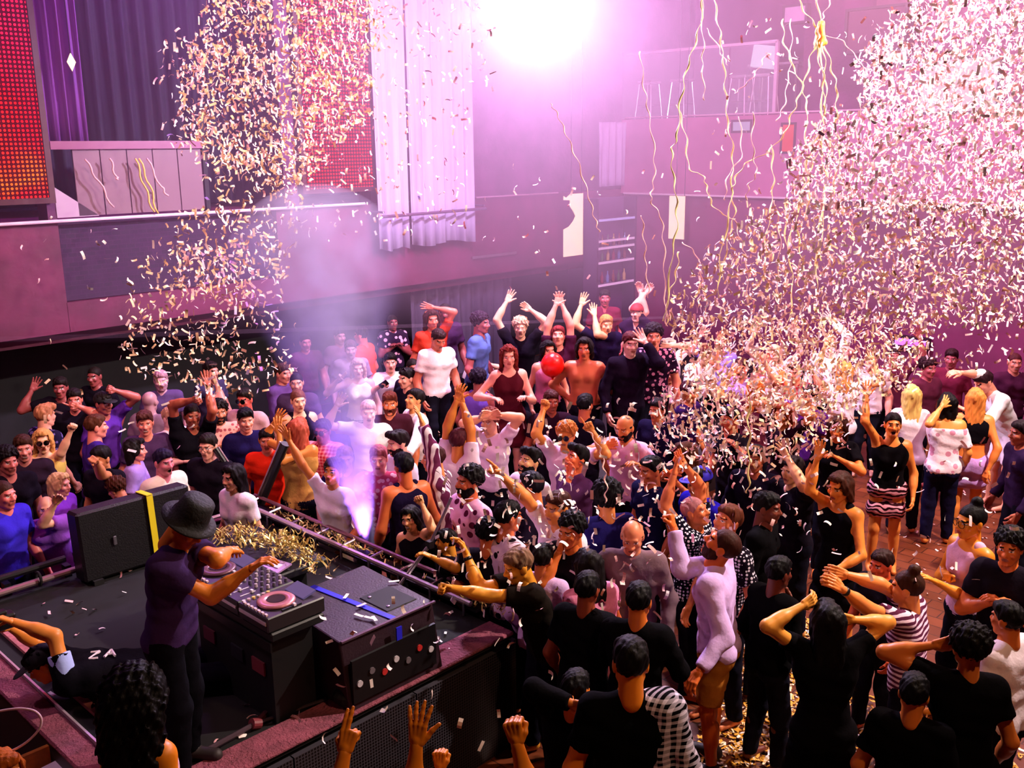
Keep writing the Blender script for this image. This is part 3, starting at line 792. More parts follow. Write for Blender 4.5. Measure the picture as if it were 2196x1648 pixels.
drape('sheer_drape', 'x', onX(78, 200, LX).y, onX(195, 200, LX).y, 4.5, 8.8, -.25, LX, sheer, 'purple sheer drape beside the tall red dotted screen', 5, .05, .5)
drape('dark_curtain', 'x', 5.4, 8.3, 3.62, 8.4, -1.2, LX, darkc, 'dark violet curtain inside the left balcony opening', 12, .07, 2.0)
drape('white_drape', 'x', onX(1284, 300, LX + .1).y, onX(1341, 300, LX + .1).y, 3.62, onX(1310, 262, LX + .1).z, .1, LX, wd, 'short pale drape hanging above the bar shelves in the corner', 4, .04, .3)
drape('grey_curtain', 'x', onX(893, 620, LX - .3).y, onX(1108, 600, LX - .3).y, .1, 2.0, -.5, LX, greyc, 'grey pleated curtain hanging under the balcony below the white drape', 9, .06, .9)
for x0, x1 in ((1010, 1105),):
    mb = MB(); a, b_ = onX(x0, 560, LX).y, onX(x1, 545, LX).y; mb.box((LX + .02, (a + b_) / 2, 2.5), (.04, b_ - a, .05)); tg(mb, 'curtain_rail', chrome, 'thin rail above the grey pleated curtain', 'rail', (LX, a, 2.5))

# balcony rails, posts and glass on the left
mb = MB(); mb.tube([(LX + .06, NY + .3, 3.58), (LX + .06, y_l - .1, 3.56)], .022, 8); tg(mb, 'balcony_rail', plain('#e8c8dc', .35), 'long thin pale rail along the left balcony edge', 'rail', (LX, 0, 3.58))
mb = MB(); mb.tube([(LX + .42, y_l - .05, onX(812, 466, LX + .42).z), (LX + .42, y_r + .1, onX(1020, 449, LX + .42).z)], .025, 8)
mb.tube([(LX + .05, y_l - .02, 3.43), (LX + .42, y_l - .02, 3.43)], .02, 6); mb.tube([(LX + .05, y_r + .06, 3.43), (LX + .42, y_r + .06, 3.43)], .02, 6)
tg(mb, 'balcony_rail', plain('#5a3a58', .4), 'dark rail crossing in front of the long white drape', 'rail', (LX, y_l, 3.4))
mb = MB(); mb.tube([(LX + .08, y_r + .2, 3.55), (LX + .08, onX(1190, 440, LX).y, 3.55)], .014, 6); tg(mb, 'balcony_rail', plain('#b07a98', .4), 'faint thin rail on the wall to the right of the white drape', 'rail', (LX, y_r, 3.5))
g = thing('glass_barrier', (LX, 5.9, 3.6), 'milky glass barrier hung with gold streamers in the left balcony', 'barrier')
ya, yb = onX(165, 400, LX).y, onX(440, 400, LX).y
fm_, nt, b = newmat('milky_glass'); b.inputs['Base Color'].default_value = rgb('#94707f'); b.inputs['Roughness'].default_value = .25; b.inputs['Alpha'].default_value = .8
for i in range(5):
    y0 = ya + (yb - ya) * i / 5; y1 = ya + (yb - ya) * (i + 1) / 5
    mb = MB(); mb.box((-.05, (y0 + y1) / 2 - 5.9, .42), (.02, y1 - y0 - .015, .82)); mb.build('pane', fm_, g)
mb = MB(); mb.box((-.03, (4.97 + yb) / 2 - 5.9, .88), (.07, yb - 4.97, .1)); mb.build('top_bar', plain('#8a3c66', .4), g)
mb = MB(); mb.add([(-.04, 4.97 - 5.9, 0), (-.04, 5.5 - 5.9, 0), (-.04, 4.97 - 5.9, .38), (-.06, 4.97 - 5.9, 0), (-.06, 5.5 - 5.9, 0), (-.06, 4.97 - 5.9, .38)], [(0, 1, 2), (5, 4, 3), (0, 3, 4, 1), (1, 4, 5, 2), (2, 5, 3, 0)]); mb.build('corner_brace', plain('#b795ae', .5), g)
mb = MB(); mb.box((LX - .1, onX(448, 400, LX).y, 4.2), (.1, .06, 1.3)); tg(mb, 'balcony_post', dark, 'dark post at the right end of the left glass barrier', 'post', (LX, 7, 3.6))

# diamond ornament on the sheer drape
p = onX(153, 133, LX + .1); mb = MB()
mb.add([(0, 0, .11), (0, .055, 0), (0, 0, -.11), (0, -.055, 0), (.03, 0, 0), (-.03, 0, 0)], [(0, 4, 1), (1, 4, 2), (2, 4, 3), (3, 4, 0), (1, 5, 0), (2, 5, 1), (3, 5, 2), (0, 5, 3)])
o = tg(mb, 'diamond_lamp', emis('#ffd0a0', 3, 'lamp_glow'), 'small glowing diamond hanging in front of the purple sheer drape', 'lamp'); o.location = p
mb = MB(); mb.tube([(0, 0, .1), (0, 0, 8.98 - p.z)], .006, 5); w_ = mb.build('cord', darkm, o)

# bar shelves in the corner
ys0, ys1 = onX(1262, 500, LX + .1).y, onX(1338, 500, LX + .1).y
sh = thing('bar_shelf', (LX, (ys0 + ys1) / 2, 0), 'tall bar shelf with lit shelf edges in the far corner', 'shelf')
w = ys1 - ys0; back = MB(); back.box((.04, 0, 1.75), (.05, w + .1, 3.3)); back.build('back_panel', plain('#6a3f70', .5), sh)
for s_ in (-1, 1): mb = MB(); mb.box((.2, s_ * (w / 2 + .04), 1.75), (.34, .05, 3.3)); mb.build('side_panel', plain('#4c2a4c', .5), sh)
for py in (472, 517, 532, 563, 611):
    z = onX(1300, py, LX + .35).z; mb = MB(); mb.box((.2, 0, z), (.32, w, .03)); q = mb.build('shelf', plain('#7b4b7b', .4), sh)
    mb = MB(); mb.box((.368, 0, z), (.016, w, .045)); mb.build('edge_light', emis('#c9a0f0' if py == 472 else '#f0a8e0', .9, 'shelf_glow'), q)
bc = ['#7a3a28', '#3a5a3a', '#c8a060', '#8a2a3a', '#6a7ab0']
k = 0
for zz in (563, 611, 532):
    z = onX(1300, zz, LX + .35).z + .015
    for i in range(6):
        mb = MB(); mb.lathe([(.001, 0), (.032, 0), (.034, .02), (.034, .13), (.012, .18), (.012, .235), (.001, .235)], (0, 0, 0), None, 10)
        o = tg(mb, 'liquor_bottle', plain(bc[(i + k) % 5], .15), 'small liquor bottle on the %s lit shelf of the corner bar' % {563: 'fourth', 611: 'lowest', 532: 'third'}[zz], 'bottle', None, 'bottles on the corner bar shelf', True)
        o.location = (LX + .22, ys0 + w * (i + .6) / 6.3, z)
    k += 2

# hanging signs
def poster(name, px0, py0, px1, py1, axis, torn, label):
    f = (lambda x, y: onX(x, y, LX + .5)) if axis == 'x' else (lambda x, y: onY(x, y, BY - .4))
    A, B_, C_, D_ = f(px0, py0), f(px1, py0), f(px1, py1), f(px0, py1)
    zt, zb = A.z, C_.z; P0 = Vector((A.x, A.y, 0)); P1 = Vector((B_.x, B_.y, 0))
    def pt(u, v): q = P0.lerp(P1, u); return Vector((q.x, q.y, zt + (zb - zt) * v))
    if torn: out = [(.35, .0), (1, 0), (1, 1), (0, 1), (0, .56), (.28, .52), (.5, .44), (.62, .36), (.5, .28), (.33, .2), (.33, .1), (0, .09), (0, .03), (.12, .06)]
    else: out = [(0, 0), (1, 0), (1, 1), (0, 1)]
    n = Vector((1, 0, 0)) if axis == 'x' else Vector((0, -1, 0)); mb = MB(); N = len(out)
    V = [pt(*q) for q in out] + [pt(*q) + n * .02 for q in out]
    mb.add(V, [tuple(range(N))[::-1], tuple(range(N, 2 * N))] + [(i, (i + 1) % N, (i + 1) % N + N, i + N) for i in range(N)])
    m, nt, b = newmat('poster_paper'); nz = nd(nt, 'ShaderNodeTexNoise', Scale=2.5, Detail=2.0); tc = nt.nodes.new('ShaderNodeTexCoord'); lk(nt, tc.outputs['Object'], nz.inputs['Vector'])
    lk(nt, mix(nt, nz.outputs[0], rgb('#ffe0c8'), rgb('#fff8c8')), b.inputs['Base Color']); lk(nt, mix(nt, nz.outputs[0], rgb('#ffd0c0'), rgb('#fff0b0')), b.inputs['Emission Color']); b.inputs['Emission Strength'].default_value = .55
    o = tg(mb, name, m, label, 'sign', V[0])
    mb = MB()
    for u in (.4, .95): q = pt(u, 0); mb.tube([q - V[0], q - V[0] + Vector((0, 0, 8.95 - q.z))], .006, 5)
    mb.build('cord', darkm, o)
poster('backlit_panel', 1208, 417, 1249, 546, 'x', True, 'cream backlit panel with a bitten out left edge beside the bar shelves')
poster('backlit_panel', 1437, 420, 1470, 514, 'y', False, 'plain narrow cream backlit panel hanging under the pink balcony band')

# back balcony: rail line, glass, stools
mb = MB(); mb.tube([(LX + .1, BY - .1, 3.46), (RX, BY - .1, 3.46)], .02, 8); tg(mb, 'ledge_rail', plain('#f0c4dc', .3), 'thin pale rail along the foot of the pink balcony band', 'rail', (LX, BY, 3.46))
mb = MB(); mb.tube([(LX + .1, BY - .1, 4.95), (RX, BY - .1, 4.95)], .016, 8); tg(mb, 'ledge_rail', plain('#d8a0c0', .3), 'thin rail along the top of the pink balcony band', 'rail', (LX, BY, 4.95))
xa, xb = onY(1300, 110, BY).x, onY(1668, 90, BY).x; ztop = onY(1668, 88, BY).z
gb = thing('glass_barrier', ((xa + xb) / 2, BY, 4.94), 'clear glass barrier of the back balcony in front of bar stools', 'barrier')
gm, nt, b = newmat('clear_glass'); b.inputs['Base Color'].default_value = (.8, .65, .85, 1); b.inputs['Roughness'].default_value = .15; b.inputs['Alpha'].default_value = .16
for i in range(4):
    a = xa + (xb - xa) * i / 4; c_ = xa + (xb - xa) * (i + 1) / 4; mb = MB(); mb.box(((a + c_) / 2 - (xa + xb) / 2, 0, (ztop - 4.94) / 2), (c_ - a - .03, .02, ztop - 4.98)); mb.build('pane', gm, gb)
mb = MB(); mb.box((0, 0, ztop - 4.94), (xb - xa, .06, .05)); mb.build('handrail', plain('#e8b8d8', .3), gb)
for xx in (xa, xb): mb = MB(); mb.box((xx - (xa + xb) / 2, 0, (ztop - 4.94) / 2), (.06, .06, ztop - 4.94)); mb.build('post', plain('#d0a0c0', .3), gb)
sg = ['nearest the bright lamp glow', 'second from the bright lamp glow', 'in the middle of the row', 'beside the small table', 'nearest the right post']
def bar_stool(x, y, where, tall=.74):
    s_ = thing('bar_stool', (x, y, 4.92), 'pale bar stool behind the back glass barrier, ' + where, 'stool', 'stools on the back balcony')
    mb = MB(); mb.box((0, 0, tall), (.36, .36, .05), None, .015); mb.build('seat', plain('#c8a0c0', .4), s_)
    for sx in (-1, 1):
        for sy in (-1, 1): mb = MB(); mb.tube([(sx * .2, sy * .2, 0), (sx * .14, sy * .14, tall)], .014, 6); mb.build('leg', chrome, s_)
    mb = MB(); mb.tube([(-.18, -.18, .28), (.18, -.18, .28), (.18, .18, .28), (-.18, .18, .28), (-.18, -.18, .28)], .01, 6); mb.build('footrest', chrome, s_)
for i, px in enumerate((1322, 1392, 1462, 1590, 1640)): bar_stool(onY(px, 200, BY + .7).x, BY + .7, sg[i], .74 if i else .8)
def high_table(px, w_, label):
    x = onY(px, 200, BY + 1.0).x; t = thing('high_table', (x, BY + 1.75, 4.92), label, 'table')
    mb = MB(); mb.box((0, 0, 1.0), (w_, .5, .05), None, .01); mb.build('table_top', plain('#c09ab8', .3), t)
    for sx in (-1, 1):
        for sy in (-1, 1): mb = MB(); mb.box((sx * (w_ / 2 - .05), sy * .2, .49), (.045, .045, .98)); mb.build('leg', chrome, t)
high_table(1345, .7, 'narrow high table nearest the bright lamp glow on the back balcony')
high_table(1625, 1.1, 'wide high table near the right post of the back balcony')
# curled poster / monitor on the balcony
p = onY(1640, 122, BY + 1.2); t = thing('wall_monitor', p, 'small bright screen on a bracket over the back balcony', 'screen')
mb = MB(); mb.box((0, 0, 0), (.55, .06, .42), Matrix.Rotation(.15, 3, 'Y'), .02); mb.build('display', emis('#e8dcff', .8, 'display_glow'), t)
mb = MB(); mb.tube([(0, .05, 0), (0, BY + 2.55 - p.y, .05)], .02, 6); mb.build('bracket', darkm, t)

# lamp, window opening and box on the right of the back wall
def back_box(name, px0, py0, px1, py1, m, label, cat, dy=.06, gap=.02, frame=None):
    A, B_ = onY(px0, py0, BY - gap), onY(px1, py1, BY - gap); loc = Vector(((A.x + B_.x) / 2, BY - gap, (A.z + B_.z) / 2)); t = thing(name, loc, label, cat)
    w_, h_ = abs(B_.x - A.x), abs(A.z - B_.z); mb = MB(); mb.box((0, -dy / 2, 0), (w_, dy, h_)); mb.build('light_face' if 'lamp' in name or 'screen' in name else 'panel', m, t)
    mb = MB(); f = .04
    for sx in (-1, 1): mb.box((sx * (w_ / 2 + f / 2), -dy / 2, 0), (f, dy * 1.3, h_ + 2 * f))
    for sz in (-1, 1): mb.box((0, -dy / 2, sz * (h_ / 2 + f / 2)), (w_, dy * 1.3, f))
    mb.build('frame', frame or plain('#3a1a2c', .5), t); return t
mb = MB(); mb.box(((onY(1870, 100, BY).x + RX) / 2, BY + .2, 6.95), (RX - onY(1870, 100, BY).x, .3, 4.1)); struct(mb, 'wall_back.001', plain('#8a4a6a', .6, noise=.3, nscale=.8))
back_box('wall_lamp', 1888, 109, 1946, 133, emis('#fff4ff', 6, 'lamp_glow'), 'bright white rectangular lamp high on the right of the back wall', 'lamp')
back_box('projection_screen', 1985, 132, 2135, 236, emis('#ffc8d8', .9, 'screen_glow'), 'pale pink screen behind the confetti at the upper right', 'screen')
back_box('speaker_cabinet', 1845, 30, 1960, 105, plain('#5a2440', .6), 'dark square cabinet above the bright rectangular wall lamp', 'cabinet', .4)
back_box('red_sign', 1683, 268, 1704, 325, emis('#ff3a20', .8, 'sign_glow'), 'small red glowing sign on the pink balcony band behind the streamers', 'sign')
back_box('notice_board', 1576, 262, 1612, 280, emis('#e8c8ff', .5, 'board_glow'), 'small pale notice on the pink balcony band', 'sign')
back_box('spot_lamp', 1925, 722, 1990, 745, emis('#b040ff', 6, 'purple_glow'), 'purple glowing bar lamp low on the back wall behind the right crowd', 'lamp', .1)
back_box('ceiling_vent', 1690, 18, 1732, 45, plain('#c090b8', .5), 'small pale box high on the back wall beside the streamers', 'vent', .1, -.0)
# riser at the back where the dancers stand higher
RZ = .5
c1, c2 = VW(-1.0, 13.1, 0), VW(3.2, 13.1, 0)
mb = MB(); mb.box((-9.5, 11.7, RZ / 2), (5.9, 8.6, RZ)); struct(mb, 'trim_7', plain('#1d1016', .6, noise=.3))
mb = MB(); mb.box((-6.54, 11.7, RZ - .02), (.03, 8.6, .05)); mb.box((-9.5, 7.39, RZ - .02), (5.9, .03, .05)); struct(mb, 'trim_8', plain('#5a3040', .4))
def ground_at(x, y):
    return RZ if (-12.4 < x < -6.6 and 7.45 < y < 16) else 0.0
# ------------------------------------------------------------------ the booth stage
SX0, SX1, SY0, SY1, SZ = -8.2, -4.6, 1.84, 4.75, .9
carpet = plain('#8a4556', .95, noise=.35, nscale=9, bmp=.9, bscale=55)
blk = plain('#09080b', .55); blk2 = plain('#121014', .35); rubber = plain('#060607', .8)
steel = plain('#b9a9b4', .28, metal=.95); dsteel = plain('#3a3036', .35, metal=.9)
st = thing('stage_platform', ((SX0 + SX1) / 2, (SY0 + SY1) / 2, 0), 'raised black booth stage with pink carpet edges and dark mesh front', 'stage')
ox, oy = (SX0 + SX1) / 2, (SY0 + SY1) / 2
mb = MB(); mb.box((0, 0, .43), (SX1 - SX0 - .06, SY1 - SY0 - .06, .86)); mb.build('base', blk, st)
mb = MB(); mb.box((0, 0, .88), (SX1 - SX0 - .02, SY1 - SY0 - .02, .035)); mb.build('deck', plain('#050406', .9, noise=.3, nscale=5), st)
mb = MB(); mb.box((SX1 - ox - .12, 0, .905), (.26, SY1 - SY0, .03), None, .01); mb.build('carpet_edge', carpet, st)
mb = MB(); mb.box((-.25, SY0 - oy + .08, .905), (3.1, .18, .03), None, .01); mb.build('carpet_edge', carpet, st)
mb = MB(); mb.box((-.25, SY0 - oy + .175, .915), (3.1, .014, .05)); mb.build('metal_edge', plain('#f0d8e4', .3, metal=.6), st)
mb = MB(); mb.box((-.45, SY0 - oy + .33, .908), (2.2, .05, .03)); mb.build('wooden_batten', plain('#b0686a', .7, noise=.3, nscale=20), st)
def mesh_mat():
    m, nt, b = newmat('led_panel_mesh'); g = nt.nodes.new('ShaderNodeNewGeometry'); s = nt.nodes.new('ShaderNodeSeparateXYZ'); lk(nt, g.outputs['Position'], s.inputs[0]); out = []
    for k in (0, 1, 2):
        d = nt.nodes.new('ShaderNodeMath'); d.operation = 'DIVIDE'; d.inputs[1].default_value = .022; lk(nt, s.outputs[k], d.inputs[0])
        f = nt.nodes.new('ShaderNodeMath'); f.operation = 'FRACT'; lk(nt, d.outputs[0], f.inputs[0])
        c = nt.nodes.new('ShaderNodeMath'); c.operation = 'LESS_THAN'; c.inputs[1].default_value = .3; lk(nt, f.outputs[0], c.inputs[0]); out.append(c.outputs[0])
    mx = nt.nodes.new('ShaderNodeMath'); mx.operation = 'MAXIMUM'; lk(nt, out[1], mx.inputs[0]); lk(nt, out[2], mx.inputs[1])
    lk(nt, mix(nt, mx.outputs[0], rgb('#050407'), rgb('#4a4650')), b.inputs['Base Color']); b.inputs['Roughness'].default_value = .35; b.inputs['Metallic'].default_value = .3; return m
mm_ = mesh_mat()
for i in range(3):
    w_ = (SY1 - SY0) / 3; mb = MB(); mb.box((SX1 - ox + .01, SY0 - oy + w_ * (i + .5), .42), (.04, w_ - .01, .84)); mb.build('led_panel', mm_, st)
for i in range(3):
    w_ = (SX1 - SX0) / 3; mb = MB(); mb.box((SX0 - ox + w_ * (i + .5), SY1 - oy + .01, .42), (w_ - .01, .04, .84)); mb.build('led_panel', mm_, st)

# front ledge with two rails and rungs
fr = thing('truss_rail', (0, SY1 - .05, SZ), 'long double metal rail along the far edge of the booth stage', 'rail')
zz = .12
mb = MB(); mb.tube([(SX0 - .1, 0, zz), (-5.0, 0, zz)], .022, 8); mb.build('near_bar', plain('#d8c4cc', .3, metal=.7), fr)
mb = MB(); mb.tube([(SX0 - .1, .17, zz + .02), (-4.72, .17, zz + .02)], .02, 8); mb.build('far_bar', plain('#9a6a78', .35, metal=.7), fr)
mb = MB(); mb.box(((SX0 - 5) / 2, .085, zz - .05), (SX0 * -1 - 5.0 + .1, .16, .02)); mb.build('tray', dsteel, fr)
for i in range(9):
    x = SX0 + i * .39; mb = MB(); mb.tube([(x, 0, zz), (x, .17, zz + .02)], .012, 6); mb.tube([(x, 0, zz), (x, 0, 0)], .012, 6); mb.build('strut', steel, fr)
sr = thing('side_rail', (-8.12, 2.2, SZ), 'straight silver pipe rail at the left side of the booth stage', 'rail')
a, b_ = onZ(-60, 1292, .98), onZ(165, 1221, .98)
mb = MB(); mb.tube([(a.x + 8.12, a.y - 2.2, .08), (b_.x + 8.12, b_.y - 2.2, .08)], .028, 10); mb.build('pipe', plain('#c0a0a8', .3, metal=.8), sr)
mb = MB(); mb.tube([(a.x + 8.02, a.y - 2.2, .16), (b_.x + 8.02, b_.y - 2.25, .16)], .03, 10); mb.build('upper_pipe', blk2, sr)
mb = MB(); q = (a + b_) / 2; mb.tube([(q.x + 8.12 + .05 * math.cos(t), q.y - 2.2 + .1 + .0 * t, .1 + .055 * math.sin(t)) for t in [i * PI / 8 for i in range(17)]], .012, 6); mb.build('cable_clamp', rubber, sr)
for yy in (a.y - 2.2 + .3, b_.y - 2.24): mb = MB(); mb.box((.03, yy, .02), (.08, .05, .16)); mb.build('bracket', blk2, sr)
sr = thing('side_rail', (-8.15, 4.2, SZ), 'short thin double rail at the far left corner of the booth stage', 'rail')
for dx, c_ in ((0, '#c8a0b0'), (.09, '#7a3a58')):
    mb = MB(); mb.tube([(dx, -.75, .1), (dx, .45, .1)], .017, 8); mb.build('bar', plain(c_, .3, metal=.7), sr)
for yy in (-.7, .4): mb = MB(); mb.box((.045, yy, .04), (.12, .03, .12)); mb.build('bracket', blk2, sr)

# leaning poles of the confetti rig
def pole(p0, p1, r, label, name='leaning_pole', bars=2):
    t = thing(name, p0, label, 'pole'); d = (Vector(p1) - Vector(p0)); u = d.normalized(); s_ = u.cross(RGT).normalized(); s2 = RGT - u * u.dot(RGT)
    mb = MB(); mb.tube([(0, 0, 0), d], r, 10); mb.build('shaft', blk2, t)
    for k in range(bars):
        o_ = s2.normalized() * (r + .008) * (1 if k else -1)
        mb = MB(); mb.tube([o_, d + o_], .008, 6); mb.build('edge_strip', plain('#d0b0c0', .3, metal=.5), t)
    mb = MB(); mb.tube([-u * .03, u * .06], r * 1.6, 10); mb.build('foot_clamp', blk, t); return t
b0 = Vector((SX0 + .05, SY1 + .06, SZ)); pole(b0, at(462, 962, 9.55), .026, 'thin dark pole standing at the far left corner of the stage')
b0 = onZ(548, 1072, 1.0); pole(Vector((b0.x, b0.y, .86)), at(612, 952, 9.5), .045, 'thick dark pole leaning right beside the woman clapping with long hair', bars=1)
b0 = Vector((-5.82, SY1 + .06, SZ)); e0 = onZ(850, 1240, 1.0)
t = thing('leaning_pole', e0, 'slim jointed silver rod rising from the rail toward the upper right', 'pole')
mid = at(922, 1168, 7.9) - e0; top_ = at(968, 1068, 8.0) - e0
mb = MB(); mb.tube([(0, 0, -.1), mid], .017, 8); mb.build('lower_rod', plain('#d8d0d8', .3, metal=.8), t)
mb = MB(); mb.tube([mid, top_], .012, 8); mb.build('upper_rod', plain('#6a5a68', .3, metal=.6), t)
mb = MB(); mb.box(mid, (.05, .05, .06)); mb.build('joint', blk2, t)

# DJ desk, players, mixer
dk = thing('dj_desk', (-5.32, 3.2, SZ), 'black desk carrying the mixer and players in front of the man in the hat', 'desk')
DZ = .66
mb = MB(); mb.box((0, -.155, DZ - .03), (1.06, .39, .06), None, .01); mb.build('desk_top', blk, dk)
mb = MB(); mb.box((-.62, .3, DZ - .03), (.92, .52, .06), None, .01); mb.build('desk_top', blk, dk)
mb = MB(); mb.box((0, -.16, (DZ - .06) / 2), (.9, .3, DZ - .06)); mb.build('pedestal', blk, dk)
mb = MB(); mb.box((-.62, .3, (DZ - .06) / 2), (.6, .36, DZ - .06)); mb.build('pedestal', blk, dk)
mb = MB(); mb.box((0, -.355, DZ - .09), (1.06, .012, .06)); mb.build('front_lip', blk2, dk)
for i, (xx, c_) in enumerate(((-.3, '#5a2034'), (.05, '#1a1a24'), (.3, '#7a3038'))): mb = MB(); mb.box((xx, -.318, .35), (.14, .012, .09)); mb.build('patch_panel', plain(c_, .5), dk)
def player(x, y, rz, label, ring='#b06a70'):
    t = empty('media_player', (x, y, SZ + DZ), label, 'media player', 'players on the booth desk', rz)
    mb = MB(); mb.box((0, 0, .05), (.33, .42, .10), None, .008); mb.build('body', plain('#2a2428', .35), t)
    mb = MB(); mb.lathe([(.001, .10), (.115, .10), (.12, .112), (.112, .12), (.062, .122), (.06, .118), (.001, .118)], (0, -.04, 0), None, 36); jw = mb.build('jog_wheel', plain(ring, .3, metal=.3), t, True)
    mb = MB(); mb.lathe([(.001, .118), (.057, .118), (.057, .124), (.001, .125)], (0, -.04, 0), None, 28); mb.build('centre_display', plain('#1a0808', .15), jw)
    mb = MB(); mb.box((0, .14, .115), (.2, .1, .012), Matrix.Rotation(.25, 3, 'X')); mb.build('screen', emis('#8a70b8', .35, 'player_display'), t)
    for i in range(6):
        mb = MB(); mb.lathe([(.001, 0), (.011, 0), (.011, .012), (.001, .012)], (-.145, -.18 + i * .035, .10), None, 10); mb.build('button', plain(['#e8d0d8', '#c0a0a8', '#f0c060'][i % 3], .4), t)
    for i in range(7): mb = MB(); mb.box((-.12 + i * .04, -.188, .105), (.022, .014, .012)); mb.build('button', plain('#e8c8d0', .4), t)
    mb = MB(); mb.box((.14, -.02, .105), (.012, .14, .01)); mb.build('pitch_slot', blk, t); mb = MB(); mb.box((.14, .0, .115), (.022, .016, .016)); mb.build('pitch_fader', plain('#f0e0e8', .3), t)
    mb = MB(); mb.box((0, -.213, .06), (.3, .006, .022)); mb.build('front_strip', plain('#f4e8ee', .25, metal=.4), t)
    return t
player(-5.67, 3.05, 0, 'left media player under the man in the hat', '#6a4450'); player(-4.97, 3.05, .0, 'right media player with big pink jog wheel near the wedge cabinet', '#c07a80')
t = empty('dj_mixer', (-5.32, 3.05, SZ + DZ), 'black mixer with knobs and faders between the two media players', 'mixer')
mb = MB(); mb.box((0, 0, .05), (.36, .42, .10), None, .008); mb.build('body', plain('#18161b', .35), t)
for i in range(5):
    for j in range(5):
        mb = MB(); mb.lathe([(.001, 0), (.0125, 0), (.010, .022), (.001, .024)], (-.14 + i * .07, .17 - j * .045, .10), None, 10); mb.build('knob', plain('#b8a8b4' if (i + j) % 2 else '#5a5060', .35), t)
for i in range(4):
    mb = MB(); mb.box((-.12 + i * .08, -.10, .101), (.006, .11, .004)); mb.build('fader_slot', plain('#e8e0e8', .4), t)
    mb = MB(); mb.box((-.12 + i * .08, -.07 - .02 * (i % 3), .11), (.024, .014, .016)); mb.build('fader', plain('#f0e8f0', .3), t)
mb = MB(); mb.box((0, -.185, .105), (.12, .008, .01)); mb.build('crossfader', plain('#f0e8f0', .3), t)
mb = MB(); mb.box((0, -.213, .06), (.32, .006, .018)); mb.build('front_strip', plain('#f4e8ee', .25, metal=.4), t)
# clutter on the desk
t = empty('disc_sleeve', (-5.62, 3.36, SZ + DZ), 'shiny lilac plastic sleeve lying on the desk beside the wedge cabinet', 'sleeve', None, .2)
mb = MB(); mb.box((0, 0, .02), (.26, .2, .012), Matrix.Rotation(.12, 3, 'X')); mb.build('cover', plain('#b088b8', .15), t); mb = MB(); mb.box((.02, .03, .032), (.14, .05, .006), Matrix.Rotation(.12, 3, 'X')); mb.build('sticker', plain('#f0e0f0', .2), t)

# gold streamer heap on the desk
sgold, nt, b = newmat('gold_foil'); b.inputs['Metallic'].default_value = .35; b.inputs['Roughness'].default_value = .35
ob = nt.nodes.new('ShaderNodeTexCoord'); nz = nd(nt, 'ShaderNodeTexNoise', Scale=14.0, Detail=2.0); lk(nt, ob.outputs['Object'], nz.inputs['Vector']); lk(nt, mix(nt, nz.outputs[0], rgb('#c09020'), rgb('#fff0a0')), b.inputs['Base Color'])
R2 = random.Random(5)
def ribbon_heap(name, c, sx, sy, n, label, h=.12, mat_=None):
    mb = MB()
    for i in range(n):
        x, y = R2.gauss(0, sx), R2.gauss(0, sy); z = .02 + R2.random() * h * math.exp(-(x / sx) ** 2 * .4); a = R2.random() * 6.28; L = R2.uniform(.04, .14); w_ = R2.uniform(.008, .018); cur = R2.uniform(-6, 6); pts = []
        for k in range(6):
            pts.append(Vector((x, y, max(.006, z + .02 * math.sin(k * 1.3 + a))))); x += math.cos(a) * L / 5; y += math.sin(a) * L / 5; a += cur * .12
        V = []
        for k, p in enumerate(pts):
            tdir = (pts[min(k + 1, 5)] - pts[max(k - 1, 0)]).normalized(); s_ = tdir.cross(Vector((0, 0, 1))).normalized(); s_ = s_ * math.cos(k * .5 + i) + Vector((0, 0, abs(math.sin(k * .5 + i)))) * .7
            V += [p - s_ * w_ * .5, p + s_ * w_ * .5]
        mb.add(V, [(2 * k, 2 * k + 1, 2 * k + 3, 2 * k + 2) for k in range(5)])
    o = tg(mb, name, mat_ or sgold, label, 'streamers'); o.location = c; o['kind'] = 'stuff'; return o
ribbon_heap('streamer_heap', (-5.75, 3.6, SZ + DZ), .2, .075, 230, 'tangled heap of gold and white streamers on the far side of the desk')
ribbon_heap('streamer_heap', (-6.24, 3.5, SZ + DZ), .08, .08, 80, 'small heap of gold streamers and foil beside the hat man', .1)
ribbon_heap('streamer_heap', (-6.9, SY1 + .04, SZ + .09), .55, .025, 90, 'gold scraps caught in the tray of the long metal rail', .03)
ribbon_heap('streamer_heap', (-5.2, SY1 + .04, SZ + .09), .2, .03, 40, 'gold scraps on the rail beside the yellow armed man', .03)

# wedge cabinet lying on its back
mw = thing('wedge_speaker', (-5.03, 3.62, SZ), 'large maroon-black wedge cabinet with a blue tape stripe on the booth stage', 'speaker')
cab = plain('#2a1420', .5, noise=.15, nscale=3, bmp=.15, bscale=60)
HZ = .5
mb = MB(); x0, x1, y0, y1 = -.32, .42, -.38, .44
mb.hexa([(x0 + .12, y0 + .04, 0), (x1 + .0, y0 + .03, 0), (x1 + .0, y1, 0), (x0 + .1, y1, 0), (x0 - .1, y0 + .06, HZ), (x1 - .04, y0, HZ), (x1 - .06, y1 - .03, HZ), (x0 - .14, y1 + .02, HZ)])
o = mb.build('cabinet', cab, mw); bv = o.modifiers.new('bevel', 'BEVEL'); bv.width = .012; bv.segments = 2
mb = MB(); mb.box((.12, .22, HZ + .001), (.3, .26, .012), None, .004); hr = mb.build('handle_recess', plain('#050405', .7), mw)
for xx in (.02, .22): mb = MB(); mb.lathe([(.001, 0), (.014, 0), (.012, .01), (.001, .012)], (xx, .14, HZ + .004), None, 10); mb.build('screw', steel, hr)
mb = MB(); mb.box((-.02, .02, HZ + .004), (.82, .045, .006), Matrix.Rotation(.1, 3, 'Z')); mb.build('blue_tape', plain('#2420d0', .5), mw)
